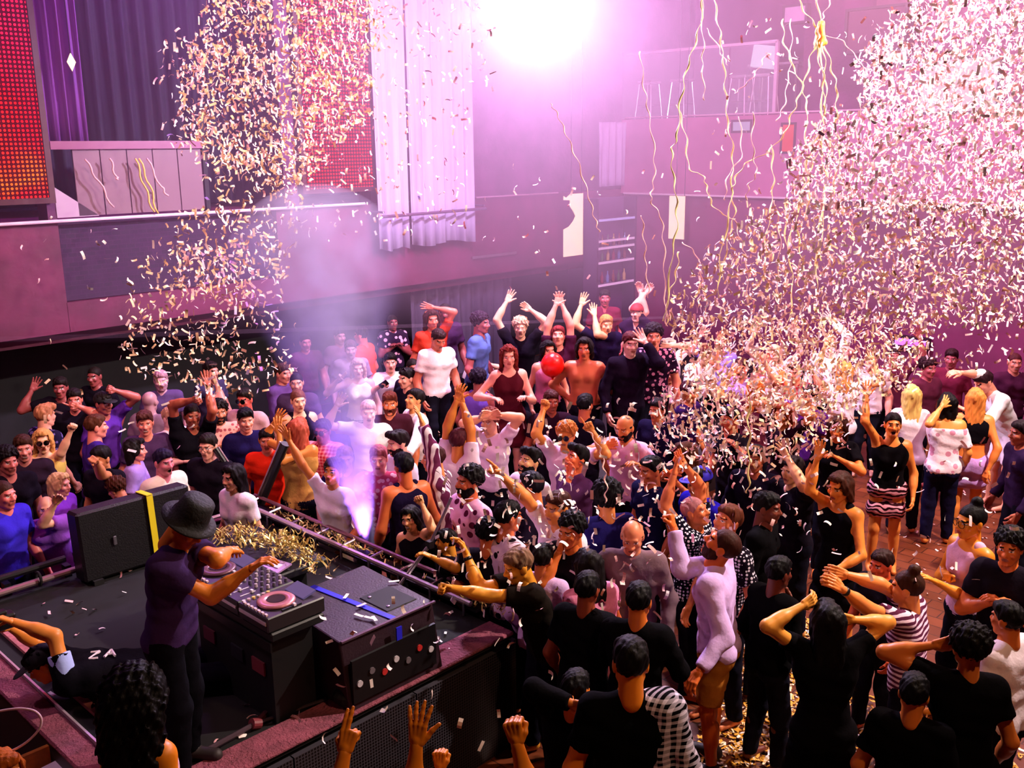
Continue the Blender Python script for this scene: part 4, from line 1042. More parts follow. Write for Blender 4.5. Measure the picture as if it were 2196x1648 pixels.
mb = MB(); mb.box((.425, .06, .36), (.01, .045, .2)); mb.build('blue_tape', plain('#2420d0', .5), mw)
mb = MB(); mb.box((.385, .02, HZ + .002), (.02, .78, .012)); mb.build('top_edge_strip', plain('#6a5060', .3, metal=.5), mw)
mb = MB(); mb.box((.422, .02, .22), (.02, .7, .3)); pf = mb.build('connector_plate', blk2, mw)
for i in range(7): mb = MB(); mb.lathe([(.001, 0), (.022, 0), (.022, .012), (.001, .012)], (.43, -.28 + i * .1, .2 + .05 * (i % 2)), Matrix.Rotation(PI / 2, 3, 'Y'), 12); mb.build('socket', plain(['#c8c0c8', '#6a6068', '#c03030'][i % 3], .3), pf)
mb = MB(); mb.box((-.25, -.2, HZ + .003), (.03, .03, .005)); mb.build('sticker', plain('#8a1818', .5), mw)

# dark loudspeaker with yellow tape at the left side
ls = thing('floor_speaker', (-7.95, 3.42, SZ), 'wide black cabinet with one yellow tape stripe at the left of the stage', 'speaker')
mb = MB(); mb.box((.1, 0, .32), (.2, 1.0, .6), Matrix.Rotation(-.08, 3, 'Y'), .02); mb.build('cabinet', plain('#0b090e', .45, bmp=.2, bscale=80), ls)
mb = MB(); mb.box((.225, .12, .33), (.008, .055, .6), Matrix.Rotation(-.08, 3, 'Y')); mb.build('yellow_tape', plain('#f0e020', .5), ls)
mb = MB(); mb.box((.1, .12, .63), (.21, .055, .008), Matrix.Rotation(-.08, 3, 'Y')); mb.build('yellow_tape', plain('#f0e020', .5), ls)
mb = MB(); mb.box((.22, -.22, .33), (.012, .03, .08), None, .005); mb.build('badge', plain('#9a98a0', .3, metal=.8), ls)
for yy in (-.4, .4): mb = MB(); mb.box((.1, yy, .02), (.3, .08, .04)); mb.build('foot', rubber, ls)

# jointed stand lying on the deck
ts = thing('microphone_stand', (-5.1, 3.05, SZ + .02), 'dark jointed stand lying on the stage floor below the wedge cabinet', 'stand')
P_ = [onZ(440, 1612, .93), onZ(548, 1553, .93), onZ(628, 1473, .93), onZ(700, 1500, .93)]
P_ = [p - Vector((-5.1, 3.05, SZ + .02)) for p in P_]
mb = MB(); mb.tube([P_[0], P_[1]], .018, 8); mb.build('boom', plain('#6a5560', .35, metal=.7), ts)
mb = MB(); mb.tube([P_[1], P_[2]], .022, 8); mb.build('upright', plain('#4a2028', .4, metal=.4), ts)
mb = MB(); mb.tube([P_[1], P_[3]], .012, 8); mb.build('leg', plain('#2a1a20', .4), ts)
mb = MB(); mb.lathe([(.001, -.03), (.035, -.03), (.035, .03), (.001, .03)], P_[1], Matrix.Rotation(1.2, 3, 'X'), 14); mb.build('joint_knob', plain('#7a3038', .4), ts)
mb = MB(); mb.lathe([(.001, -.03), (.09, -.03), (.1, .02), (.07, .06), (.001, .07)], onZ(700, 1500, .95) - Vector((-5.1, 3.05, SZ + .02)) + Vector((.1, .1, .03)), None, 18); mb.build('round_base', rubber, ts)

# red bag, crate and cable in the lower left
t = thing('snack_bag', (-6.33, 2.36, SZ), 'crumpled red packet with a white stripe behind the wooden batten', 'bag')
V, Q = surf([P_cap((-.12, -.02, .05), (.12, .02, .05), .06, .05), P_cap((-.05, .06, .06), (.09, .05, .06), .045)], .014, .02, (), lambda P, D: D + .008 * np.sin(P[..., 0] * 60) * np.sin(P[..., 1] * 70 + P[..., 2] * 40))
mesh_np('packet', V, Q, [plain('#b02018', .3)], None, t); mb = MB(); mb.box((-.03, -.03, .118), (.16, .03, .006), Matrix.Rotation(.5, 3, 'Z')); mb.build('white_stripe', plain('#f8f0e8', .4), t)
t = thing('bottle', onZ(131, 1432, .98) + Vector((0, 0, -.08)), 'small pale bottle beside the crumpled red packet', 'bottle')
mb = MB(); mb.lathe([(.001, 0), (.03, 0), (.032, .08), (.012, .11), (.012, .14), (.001, .14)], (0, 0, 0), None, 14); mb.build('glass', plain('#8a9080', .15), t, True); mb = MB(); mb.lathe([(.001, .14), (.014, .14), (.014, .16), (.001, .16)], (0, 0, 0), None, 12); mb.build('cap', plain('#e8e0d8', .4), t)
cz = .80; c0 = onZ(150, 1640, cz)
cr = thing('wooden_crate', (c0.x, c0.y - .1, 0), 'wooden crate with white papers at the bottom left corner', 'crate')
M_ = Matrix.Identity(3); wood = plain('#c87420', .6, noise=.25, nscale=14)
for sx in (-1, 1): mb = MB(); mb.box((sx * .3, 0, cz / 2), (.03, .5, cz)); mb.build('side_panel', wood, cr)
for sy in (-1, 1): mb = MB(); mb.box((0, sy * .25, cz / 2), (.63, .03, cz)); mb.build('side_panel', wood, cr)
mb = MB(); mb.box((0, 0, .6), (.56, .46, .03)); mb.build('shelf', wood, cr); mb = MB(); mb.box((0, -.02, .68), (.4, .3, .1), Matrix.Rotation(.1, 3, 'Z')); mb.build('papers', plain('#f0e4f4', .6), cr)
A = at(-30, 1535, 4.6); pts = []
for (x, y) in ((-40, 1535), (20, 1521), (62, 1520), (86, 1532), (91, 1552), (80, 1572), (50, 1600), (10, 1618), (-40, 1635)): pts.append(at(x, y, 4.75) - A)
sm = []
for i in range(len(pts) - 1):
    for k in range(6): sm.append(pts[i].lerp(pts[i + 1], k / 6))
sm = [sum((sm[max(0, min(len(sm) - 1, i + j))] for j in (-3, -2, -1, 0, 1, 2, 3)), Vector()) / 7 for i in range(len(sm))]
mb = MB(); mb.tube(sm, .006, 8); o = tg(mb, 'cable', plain('#f4c8dc', .4), 'pale cable loop held up at the bottom left corner', 'cable', smooth=True); o.location = A
# smoke nozzle at the rail
t = thing('smoke_nozzle', (onY(791, 1205, SY1 + .32).x, SY1 + .32, 0), 'slim black smoke cannon behind the long metal rail', 'smoke machine')
mb = MB(); mb.box((0, 0, .42), (.16, .16, .84), None, .01); mb.build('body', blk2, t); mb = MB(); mb.lathe([(.001, .84), (.035, .84), (.05, .91), (.045, .91), (.03, .86), (.001, .86)], (0, 0, 0), None, 18); mb.build('nozzle', steel, t)
# ------------------------------------------------------------------ the crowd
ORG, PNK, DRK, PAL, BRN = '#e08838', '#dc8a72', '#7a3c28', '#f0b490', '#b0603a'  # skin tones carry the stage light: orange in front, pink behind, paler in haze
BLKH, BRNH, BLN, AUB, GRY = '#120a0c', '#3a1e12', '#c89050', '#7a2e1c', '#8a7a78'
_placed = []
def _clear(q):
    if -8.42 < q.x < -4.38 and 1.66 < q.y < 4.97: return False
    return all(math.hypot(q.x - a, q.y - b) > .37 for a, b in _placed)
def pp(px, py, label, **k):
    H = k.get('H', 1.74); best = H
    for d in (0, .04, -.04, .08, -.08, .12, -.12, -.16, -.2, -.24, -.28, -.32):
        g = onZ(px, py, (H + d) * .93)
        if ground_at(g.x, g.y) > 0:
            g2 = onZ(px, py, (H + d) * .93 + RZ)
            if ground_at(g2.x, g2.y) > 0: g = g2
        if _clear(g): best = H + d; break
    _placed.append((g.x, g.y)); k['H'] = best
    if 'z0' not in k and 'head_z' not in k and 'D' not in k:
        H = k.get('H', 1.74); z = 0.0
        g = onZ(px, py, H * .93)
        g2 = onZ(px, py, H * .93 + RZ)
        if ground_at(g2.x, g2.y) > 0 and ground_at(g.x, g.y) > 0: z = RZ
        k['z0'] = z
    return person(px, py, label, **k)
_DK = dict(col='#17101c')
pp(715, 1015, 'woman in a shining white dress reaching one arm high', face=-20, sex='f', tone=ORG, hair='curly', hc='#3a1a10', top='teedress', col='#fffaff', arms=((607, 925, 0, 'open', 640, 1000), (735, 1175, -.1)), H=1.72, tilt=20)
pp(1091, 765, 'tall woman with very long auburn hair in a maroon dress', face=10, sex='f', tone='#f0a088', hair='wavy', hc='#6a1a14', top='dress', col='#4a0f1c', H=1.74, arms=((1057, 855, -.1, 'relax'), 'fw'), turn=8)
pp(1340, 918, 'balding dark bearded man in a pink T-shirt looking down', face=-35, tone='#e88a50', hair='balding', hc=BLKH, ex=('beard',), tilt=-10, col='#f4b8e0', arms=((1300, 955, -.1, 'relax'), (1375, 1000, -.2)), H=1.8)
pp(1356, 1152, 'balding man in a grey jacket facing the viewer and looking down', face=-10, tone='#e88a60', hair='balding', hc='#b07050', tilt=-14, col='#7a6068', top='shirt', arms=('dn', 'dn'), wide=1.08)
pp(1915, 912, 'woman in a black vest with mouth wide open and zebra skirt', face=-15, sex='f', tone='#f08c40', hair='bun', hc='#140a0c', mouth='o', top='tank', col='#0c080c', bot='skirt', bcol=('#f0a0b0', 'zebra', '#2a0c14'), arms=((1858, 850, 0, 'open', 1862, 940), 'dn'), tilt=8, H=1.72)
pp(1800, 1045, 'woman in a black vest dress with one arm curved overhead', face=-50, sex='f', tone='#f4903c', hair='bob', hc='#3a180c', top='dress', col='#0d090f', arms=((1752, 985, -.1, 'open', 1735, 1045), (1790, 1225, -.2, 'relax', 1880, 1170)), H=1.76, tilt=-6)
lav = pp(1548, 1172, 'bearded man in a lavender long sleeved shirt and tan shorts', face=-115, tone='#e8702c', hair='buzz', hc='#3a1a14', ex=('beard', 'shoes'), tilt=35, top='shirt', col='#d8b4f0', bot='shorts', bcol='#b8762c', arms=((1445, 1135, .1, 'fist', 1440, 1200), (1500, 1440, -.25, 'relax', 1570, 1340)), H=1.86, mouth='s')
# ---- left side
pp(130, 832, 'man in a dark top at the back left with his right hand raised', face=10, tone='#a04a48', arms=((68, 838, 0, 'open', 74, 900), 'dn'), **_DK)
pp(203, 808, 'reddish faced man against the dark wall at the far back left', face=-10, tone='#a04a48', hair='buzz', **_DK)
pp(160, 858, 'man pointing one finger straight up at the back left', face=20, tone='#e07a68', hair='short', arms=((168, 872, -.3, 'point'), 'dn'), **_DK)
pp(222, 866, 'person in a black cap and purple top with an arm bent overhead', face=60, tone='#b05a50', ex=('cap#0c080c',), arms=((246, 838, 0, 'fist'), 'dn'), col='#5a2a98')
pp(97, 893, 'man with spiky fair hair seen from behind in a dark spotted shirt', face=150, tone='#e89a80', hair='quiff', hc='#a86a48', col='#1c1430', pat='floral', col2='#6a5a98')
pp(206, 916, 'man in a purple top seen from behind with neat brown hair', face=125, tone='#e88a78', hair='short', hc='#4a2414', col='#3a2080', top='long')
pp(92, 946, 'woman in a yellow dress with dark sunglasses and a raised arm', face=25, sex='f', H=1.68, tone=PAL, hair='mid', hc=BLN, ex=('sun',), top='dress', col='#e8c060', arms=((152, 925, -.2, 'fist', 125, 1000), (60, 1040, -.2)))
pp(16, 990, 'dark haired man cut by the left edge looking right', face=50, tone='#d87868', hair='curly', hc=BLKH, **_DK)
pp(50, 962, 'laughing man behind the woman in sunglasses at the left', face=30, tone='#e08a78', mouth='s', hair='short', hc=BRNH, col='#2a1a2a')
pp(8, 1062, 'man in a blue shirt half out of frame at the left edge', face=70, tone='#e87a70', hair='buzz', hc=BRNH, col='#3a2ac8', top='tee', H=1.8)
pp(100, 1090, 'bald man in a purple shirt with a hand on his forehead', face=20, tone=PAL, hair='bald', col='#8a4ab8', arms=((118, 1082, -.2, 'relax', 80, 1160), 'dn'), top='tee', H=1.66)
pp(128, 1040, 'fair haired person in purple behind the bald man', face=80, sex='f', H=1.62, tone='#f0a090', hair='bob', hc='#d8a878', col='#7a30b8')
pp(250, 1050, 'man with tousled brown hair looking down beside the black cabinet', face=-110, tone='#e89070', hair='curly', hc='#4a2418', tilt=-20, H=1.44, **_DK)
pp(216, 985, 'man punching his tattooed forearm up with a closed fist', face=-20, tone='#e09060', hair='short', hc=BLKH, arms=((207, 992, -.5, 'fist', 190, 1090), 'dn'), **_DK)
pp(290, 966, 'person with long black hair turned to the right in lilac', face=100, sex='f', tone='#e88a80', hair='bob', hc=BLKH, col='#a080d0')
pp(351, 992, 'shouting man with dark hair and a bright white shirt', face=55, tone='#f08a98', hair='short', hc='#1c1230', mouth='o', col='#fff0e0', top='tee', H=1.72)
pp(311, 908, 'laughing man with swept brown hair behind the black haired head', face=20, tone='#f08c78', hair='quiff', hc='#4a2420', mouth='s', col='#4a3058')
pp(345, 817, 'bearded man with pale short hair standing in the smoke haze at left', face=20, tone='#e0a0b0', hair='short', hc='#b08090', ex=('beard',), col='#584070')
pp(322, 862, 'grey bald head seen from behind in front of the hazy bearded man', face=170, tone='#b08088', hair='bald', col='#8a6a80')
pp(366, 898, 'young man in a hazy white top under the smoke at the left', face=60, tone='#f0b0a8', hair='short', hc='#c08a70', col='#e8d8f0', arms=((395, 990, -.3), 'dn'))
cupman = pp(412, 892, 'man in a black printed shirt lifting a small drink', face=30, tone='#b05a40', hair='buzz', arms=((414, 858, -.2, 'grip', 392, 900), (446, 830, 0, 'open', 455, 890)), col='#0f0c14')
pp(452, 797, 'man in profile at the back touching his mouth', face=60, tone='#d88a78', hair='short', arms=('chin', 'dn'), col='#3a3050')
pp(470, 884, 'curly dark haired bearded man in a pink flowered shirt', face=25, tone='#c87a58', hair='curly', hc=BLKH, ex=('beard',), col='#e8a090', pat='floral', col2='#a04a50', top='shirt', arms=('cr', 'dn'))
pp(527, 902, 'man with black hair in a navy polo with a white collar', face=25, tone='#e89a80', hair='quiff', hc='#0c0a10', col='#1a1240', top='polo', mouth='s', arms=('dn', 'dn'))
pp(525, 858, 'man in dark glasses with a red lit face behind the navy polo', face=-15, tone='#d86050', hair='short', ex=('sun',), col='#c89aa0')
pp(446, 958, 'man in glasses looking out between the thin dark pole and the stage', face=-10, tone='#e8a088', hair='short', ex=('glasses',), **_DK)
pp(500, 1024, 'laughing woman with long black hair in a white top by the thin pole', face=-35, sex='f', tone='#f0a888', hair='long', hc=BLKH, mouth='s', col='#f4e8f0', top='tee', H=1.66)
pp(572, 945, 'boy in a bright red shirt behind the thick leaning pole', face=10, tone='#e08060', hair='short', hc=BLKH, col='#f03018', H=1.62)
pp(606, 802, 'man in a buttoned mauve shirt in profile with arms crossed', face=60, tone='#d88070', hair='short', hc=BRNH, col='#5a3a70', top='shirt', arms=('cr', 'cr'))
pp(636, 822, 'dark browed man directly behind the woman with hair tied back', face=10, tone='#e09a80', hair='buzz', col='#4a3458')
pp(640, 860, 'pale woman with hair tied back watching from the middle left', face=25, sex='f', tone=PAL, hair='bun', hc='#6a3a28', col='#180f20', top='tank')
pp(640, 925, 'woman with long auburn hair and both arms up clapping', face=170, sex='f', tone=ORG, hair='long', hc='#a84a34', col='#c89048', top='tank', arms=((598, 930, -.2, 'open', 640, 1010), (590, 905, .1, 'open')), H=1.7)
pp(692, 925, 'man in dark glasses and a red checked shirt', face=-15, tone='#a84a5a', hair='short', ex=('sun',), col='#c82a4a', pat='plaid', col2='#f0a0b0', top='shirt')
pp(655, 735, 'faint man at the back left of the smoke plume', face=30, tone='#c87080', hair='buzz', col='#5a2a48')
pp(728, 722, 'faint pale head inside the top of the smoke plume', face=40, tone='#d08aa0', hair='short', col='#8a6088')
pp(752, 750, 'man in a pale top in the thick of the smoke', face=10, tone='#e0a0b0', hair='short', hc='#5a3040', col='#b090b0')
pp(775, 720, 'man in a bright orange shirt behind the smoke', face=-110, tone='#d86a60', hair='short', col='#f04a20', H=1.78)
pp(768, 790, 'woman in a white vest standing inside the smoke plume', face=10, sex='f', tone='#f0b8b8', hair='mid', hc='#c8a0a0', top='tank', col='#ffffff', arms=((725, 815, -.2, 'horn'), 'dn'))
pp(842, 692, 'man in a printed T-shirt standing with arms crossed at the back', face=25, tone='#8a3840', hair='buzz', col='#2a1630', pat='print', col2='#e0a0c0', arms=('cr', 'cr'))
phm = pp(837, 778, 'young man in a white T-shirt and lilac panel holding a phone', face=10, tone='#e8a090', hair='short', hc=BLKH, col='#f0e8ff', arms=((815, 828, -.3, 'grip'), 'dn'))
pp(886, 790, 'dark bearded man behind the man with glasses on his head', face=25, tone='#b05a48', hair='buzz', ex=('beard',), col='#1c1228')
pp(940, 728, 'man in a plain white T-shirt looking down at the back', face=30, tone='#d07058', hair='short', hc='#2a1010', tilt=-22, col='#fff0f8')
pp(963, 790, 'woman in black with hair pulled tightly back', face=20, sex='f', tone=PAL, hair='bun', hc='#3a1c18', col='#1a0f1c', top='tee')
pp(872, 812, 'man with sunglasses pushed up onto his dark hair', face=-50, tone='#f0a890', hair='short', hc=BLKH, ex=('sunup',), col='#141020')
pp(836, 866, 'man with a long face shouting beside the smoke plume', face=5, tone='#d87848', hair='quiff', hc='#5a2418', mouth='o', ex=('beard',), col='#3a1420')
pp(890, 858, 'man with black hair and a white hooded top looking up', face=-60, tone='#f0a868', hair='short', hc=BLKH, col='#fff4f0', tilt=18, arms=((868, 990, -.6, 'point'), 'dn'), top='long')
pp(955, 672, 'tall dark man standing at the very back beside the grey curtain', face=30, tone='#8a4048', hair='buzz', col='#3a1c40', H=1.82)
pp(926, 686, 'person in a red top with one hand raised at the back', face=20, tone='#d86a58', sex='f', hair='mid', hc='#3a1414', col='#c83828', arms=((930, 660, 0, 'open'), 'dn'))
phw = pp(1028, 768, 'smiling woman in a white top holding a phone near her ear', face=15, sex='f', tone=PAL, hair='mid', hc='#6a3428', mouth='s', col='#f8e8f0', arms=((1044, 780, -.1, 'grip'), 'dn'))
pp(1026, 815, 'dark curly head seen from behind above a violet top', face=160, tone='#a04a48', hair='curly', hc='#1a0c20', col='#6a48b0', top='tank', sex='f')
pp(1031, 694, 'dark haired man in blue in profile at the back', face=70, tone='#b86068', hair='curly', hc='#2a1028', col='#5a6ab0')
# ---- raised group at the back centre
pp(1116, 703, 'person in a black top clutching the sides of a fair head', face=0, tone='#e8b090', hair='curly', hc='#d0a080', col='#140c1a', arms=((1138, 665, -.05, 'relax', 1165, 700), (1086, 648, 0, 'open', 1056, 700)))
pp(1197, 722, 'man in a dark top with both arms stretched up making a shape', face=-5, tone='#e89a80', hair='short', hc='#7a1c20', col='#3a1028', arms=((1192, 655, 0, 'open', 1170, 690), (1206, 655, 0, 'open', 1232, 700)), tilt=20)
pp(1176, 752, 'small woman in a pink top hidden behind the red ball', face=15, sex='f', tone='#d88a70', hair='mid', hc=BLKH, col='#d080a8', top='tank', H=1.6)
pp(1253, 748, 'bare chested person in a chain necklace with hands on hips', face=-10, tone='#d07048', hair='bob', hc=BLKH, top='none', bot='jeans', arms=('hip', 'hip'), H=1.76)
pp(1300, 697, 'blond man in dark clothes with both hands up open', face=10, tone='#f0b080', hair='short', hc='#c08040', col='#1c1030', arms=((1246, 655, 0, 'open', 1240, 700), (1275, 678, 0, 'open', 1290, 710)))
pp(1366, 672, 'man in a red cap with both hands joined high above his head', face=-20, tone='#f0a898', hair='short', hc='#5a1018', ex=('cap#9a1420!',), col='#2a1030', arms=((1384, 630, 0, 'relax', 1325, 655), (1374, 628, 0, 'relax', 1415, 680)), tilt=10, H=1.8)
pp(1352, 738, 'pale man in a black buttoned shirt with a hand by his cheek', face=10, tone='#f0bca0', hair='short', hc='#4a1418', col='#170c1e', top='shirt', arms=((1384, 735, -.15, 'open', 1405, 790), 'dn'), H=1.84)
pp(1402, 722, 'curly dark haired man in a flowered dark shirt', face=-5, tone='#e89070', hair='curly', hc='#1c0c18', col='#241028', pat='floral', col2='#d890b0', H=1.86)
pp(1297, 640, 'small red lit face at the very back under the posters', face=0, tone='#c05058', hair='short', col='#701c38')
pp(1432, 745, 'person in a pale top pointing an arm to the left', face=-70, tone='#e8a080', hair='bob', hc='#e0c0b0', col='#e8d8d8', arms=((1440, 742, -.1, 'open', 1480, 760), 'dn'))
# ---- middle
pp(985, 948, 'person making a heart shape with both hands high overhead', face=150, tone=ORG, hair='short', hc='#4a1a24', col='#f0e0f0', arms=((980, 855, 0, 'open', 945, 900), (990, 855, 0, 'open', 1020, 900)))
pp(1050, 905, 'person covering the face with both hands in a white top', face=-30, tone='#f0a880', hair='curly', hc='#6a2a20', col='#f4d8f0', arms=((1046, 893, -.15, 'relax'), (1060, 890, -.15, 'relax', 1105, 930)))
pp(1214, 935, 'person with fair tousled hair and one bent arm raised', face=-20, tone='#f09848', hair='curly', hc='#c87838', ex=('sun',), col='#f0d0f0', arms=((1165, 880, 0, 'fist', 1160, 950), (1270, 925, -.2, 'point')))
pp(1182, 862, 'dark face behind the raised bent arm in the centre', face=10, tone='#a04830', hair='short', hc='#3a1414', col='#281020')
pp(1236, 985, 'black haired man in a mauve shirt gazing up with a hand at his throat', face=-60, tone='#f07848', hair='quiff', hc='#0c080c', col='#5a3060', top='shirt', tilt=25, arms=((1220, 1030, -.2, 'relax', 1240, 1080), 'dn'))
pp(1136, 992, 'man with a black quiff and thin beard gazing up left', face=-50, tone='#f0b880', hair='quiff', hc='#0c080a', tilt=22, ex=('beard',), col='#f0e0e8')
pp(1005, 1035, 'curly haired bearded man shouting in a pink patterned shirt', face=-55, tone='#d87040', hair='curly', hc='#0c080a', ex=('beard',), mouth='o', col='#f0b0d8', pat='print', col2='#5a1838', H=1.8, tilt=10)
pp(1140, 1045, 'black haired head in front of the man gazing up left', face=-120, tone='#e08040', hair='short', hc='#08060c', col='#1a1020')
pp(1196, 1090, 'man in a white top pointing a long bare arm up to the left', face=-50, tone='#e89048', hair='short', hc='#3a1810', col='#f8e8f4', arms=((1048, 990, -.1, 'point', 1140, 1070), 'dn'), H=1.78)
pp(1300, 1070, 'large curly black head with confetti caught in the hair', face=-160, tone='#e08848', hair='afro', hc='#08060c', col='#1a1250')
pp(880, 1112, 'smiling black haired woman with a fist raised beside her face', face=-20, sex='f', tone='#f4b078', hair='long', hc='#08060a', mouth='s', col='#120c16', top='tank', arms=((905, 1082, -.2, 'fist', 925, 1150), 'dn'), side=10)
pp(866, 1002, 'black haired head turned away beside the purple smoke jet', face=-150, tone='#e87840', hair='short', hc='#08060c', col='#1a1030', top='tank')
pp(854, 952, 'goateed man with slick hair looking left by the smoke jet', face=-60, tone='#f0b098', hair='quiff', hc='#1a0c12', ex=('beard',), col='#e8d8f0')
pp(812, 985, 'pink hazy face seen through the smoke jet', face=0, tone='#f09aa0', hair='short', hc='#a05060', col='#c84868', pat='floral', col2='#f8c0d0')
pp(1046, 1145, 'dark haired head bowed under scraps of confetti', face=170, tone='#d87040', hair='curly', hc='#0a0810', **_DK)
pp(740, 985, 'pale young face at the left edge of the smoke jet', face=15, tone='#f0a8a0', hair='short', hc='#8a5058', col='#24144a')
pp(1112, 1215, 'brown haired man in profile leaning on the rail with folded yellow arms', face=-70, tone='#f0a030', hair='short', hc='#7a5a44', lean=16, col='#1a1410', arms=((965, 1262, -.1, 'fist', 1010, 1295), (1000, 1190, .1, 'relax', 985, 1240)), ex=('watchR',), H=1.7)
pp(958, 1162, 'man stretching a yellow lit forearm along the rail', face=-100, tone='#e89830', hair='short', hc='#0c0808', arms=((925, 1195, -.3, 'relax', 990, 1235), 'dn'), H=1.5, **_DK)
pp(1165, 1200, 'person in a pale lilac shirt turned away beside the leaning man', face=150, tone='#d87848', hair='short', hc='#0c0808', col='#e8c0f4', top='shirt', arms=('dn', 'dn'))
pp(1262, 1215, 'bowed woman in a pink ruffled dress in the centre', face=-160, sex='f', tone='#d86838', hair='mid', hc='#100a0c', top='teedress', col='#f090b8', pat='print', col2='#6a1c40', arms=('fw', 'dn'), H=1.64, lean=12)
pp(1090, 1110, 'person in a white and black patterned top under the pointing arm', face=120, tone='#d87048', hair='short', hc='#0a080c', col='#f0d0e8', pat='print', col2='#1a1018')
pp(930, 985, 'person with one striped sleeve raised beside the curly bearded man', face=-90, tone='#e89a58', hair='short', hc='#3a1818', col='#f0e8f0', pat='vstripe', col2='#6a2a50', top='long', arms=((905, 905, -.2, 'open', 940, 990), 'dn'))
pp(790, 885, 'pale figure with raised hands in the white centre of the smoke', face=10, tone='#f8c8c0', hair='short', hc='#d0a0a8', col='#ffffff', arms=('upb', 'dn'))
pp(1100, 860, 'man in a black top with arms folded below the woman in maroon', face=0, tone='#d87858', hair='buzz', col='#0f0a14', arms=('cr', 'cr'), H=1.66)
pp(1255, 870, 'person in a black top under the bare chested dancer', face=150, tone='#c86840', hair='short', hc='#0a080c', col='#120c1a')
pp(1410, 880, 'man in a navy top under the flowered shirt', face=-40, tone='#d87848', hair='short', hc='#12080c', col='#181030')
pp(1395, 1010, 'man in dark blue behind the pink T-shirt', face=-60, tone='#c8683c', hair='short', hc='#0c080c', col='#15123a')
pp(1225, 1140, 'dark clothed man with an orange hand by his chin', face=-40, tone='#d87030', hair='curly', hc='#08060a', arms=('chin', 'dn'), **_DK)
# ---- right of centre
pp(1490, 1098, 'shaven headed person in a black and white dotted shirt with raised arms', face=60, tone='#e07a48', hair='buzz', hc='#a86a70', tilt=20, col='#0f0c1a', pat='dots', col2='#f4ecff', arms=((1445, 1020, 0, 'open', 1430, 1090), (1470, 1000, .1, 'open')), H=1.7)
pp(1560, 1120, 'man with eyes shut laughing behind the lavender shirt', face=-60, tone='#f08a58', hair='short', hc='#5a2a18', mouth='s', tilt=20, col='#18101c', pat='dots', col2='#e8e0f0')
pp(1468, 978, 'brown haired woman lifting both hands toward the left', face=-70, sex='f', tone='#f0803c', hair='mid', hc='#4a2010', arms=((1438, 1015, -.2, 'open'), (1450, 1035, -.3, 'open')), **_DK)
pp(1500, 1035, 'person in a blue cap and blue top behind the dotted shirt', face=-60, tone='#e08850', hair='short', ex=('cap#2a18c8',), col='#2418b0')
pp(1512, 762, 'man bending in a bright white shirt at the edge of the confetti', face=30, tone='#f0b890', hair='short', hc='#5a2018', col='#ffffff', top='tee', lean=24, arms=('fw', 'dn'))
pp(1478, 842, 'dark haired man in a purple top beside the bending white shirt', face=50, tone='#e08850', hair='short', hc='#3a0c1c', col='#2a1048')
pp(1437, 800, 'person in a grey top between the flowered and white shirts', face=-10, tone='#e09070', hair='mid', sex='f', hc='#a86048', col='#c8a0a8')
pp(1565, 900, 'man in black with a bent arm under the confetti', face=-60, tone='#d86a48', hair='short', hc='#1a0a10', arms=((1580, 960, -.2, 'relax'), 'dn'), **_DK)
pp(1620, 835, 'copper haired woman in the confetti cloud with her arms up', face=160, sex='f', tone='#e8904c', hair='wavy', hc='#c06020', col='#5a1c30', arms=('upb', 'upb'))
pp(1590, 790, 'person with arms raised in the left part of the confetti cloud', face=-30, tone='#f0a078', hair='short', hc='#3a1018', col='#b890d8', arms=('up', 'upb'))
pp(1545, 735, 'person in a lilac top at the back of the confetti cloud', face=0, tone='#e89888', hair='short', hc='#5a2038', col='#9a80e0', arms=('upb', 'dn'))
pp(1660, 760, 'pale dressed dancer deep in the confetti cloud', face=-20, tone='#f0b8a0', hair='mid', sex='f', hc='#e0b090', col='#f8e0e0', arms=('up', 'up'))
pp(1705, 800, 'red topped dancer deep in the confetti cloud', face=-40, tone='#e89070', hair='short', hc='#3a1018', col='#b02838', arms=('upb', 'fist'))
pp(1735, 850, 'dancer in a purple top waving under the confetti', face=-60, tone='#e89060', hair='short', hc='#2a0c18', col='#5a2078', arms=('fist', 'dn'))
pp(1680, 890, 'dancer with auburn hair and hands at her head under the confetti', face=-50, sex='f', tone='#f09050', hair='mid', hc='#8a3414', col='#2a1020', arms=('head', 'head'))
pp(1780, 740, 'dancer in glowing white with one arm straight up', face=-20, tone='#f8d0c0', hair='short', hc='#e8c8b0', col='#ffffff', top='long', arms=((1788, 690, 0, 'open'), 'dn'), H=1.8)
pp(1812, 798, 'blond dancer with arms overhead in the confetti', face=150, sex='f', tone='#f8a868', hair='long', hc='#e09048', col='#f0e0e8', arms=('upb', 'up'))
pp(1868, 770, 'dancer at the back right with a pale top and raised fist', face=-20, tone='#e89888', hair='short', hc='#5a1c28', col='#f0d8e8', arms=('fist', 'dn'))
pp(1917, 768, 'man in a bandana looking up under the purple lamp', face=-10, tone='#c06060', hair='short', hc='#2a1018', ex=('band#e8d8e0',), tilt=15, col='#6a2848', arms=('dn', 'up'))
pp(1955, 850, 'person with very long pale blond hair seen from behind', face=170, sex='f', tone='#f0a870', hair='long', hc='#e8b868', col='#f0e0e8')
pp(1990, 790, 'dark haired person at the back beside the purple lamp', face=20, tone='#b05058', hair='curly', hc='#2a0c18', col='#5a2038')
pp(2040, 770, 'person in maroon at the back right', face=-30, tone='#b85860', hair='short', hc='#2a0c14', col='#7a2440')
pp(1796, 918, 'woman with long brown hair in a black top resting a hand on her chest', face=-25, sex='f', tone='#f0803a', hair='long', hc='#3a1810', col='#0c080e', top='tee', arms=((1800, 985, -.25, 'relax', 1850, 1000), 'dn'), tilt=-8)
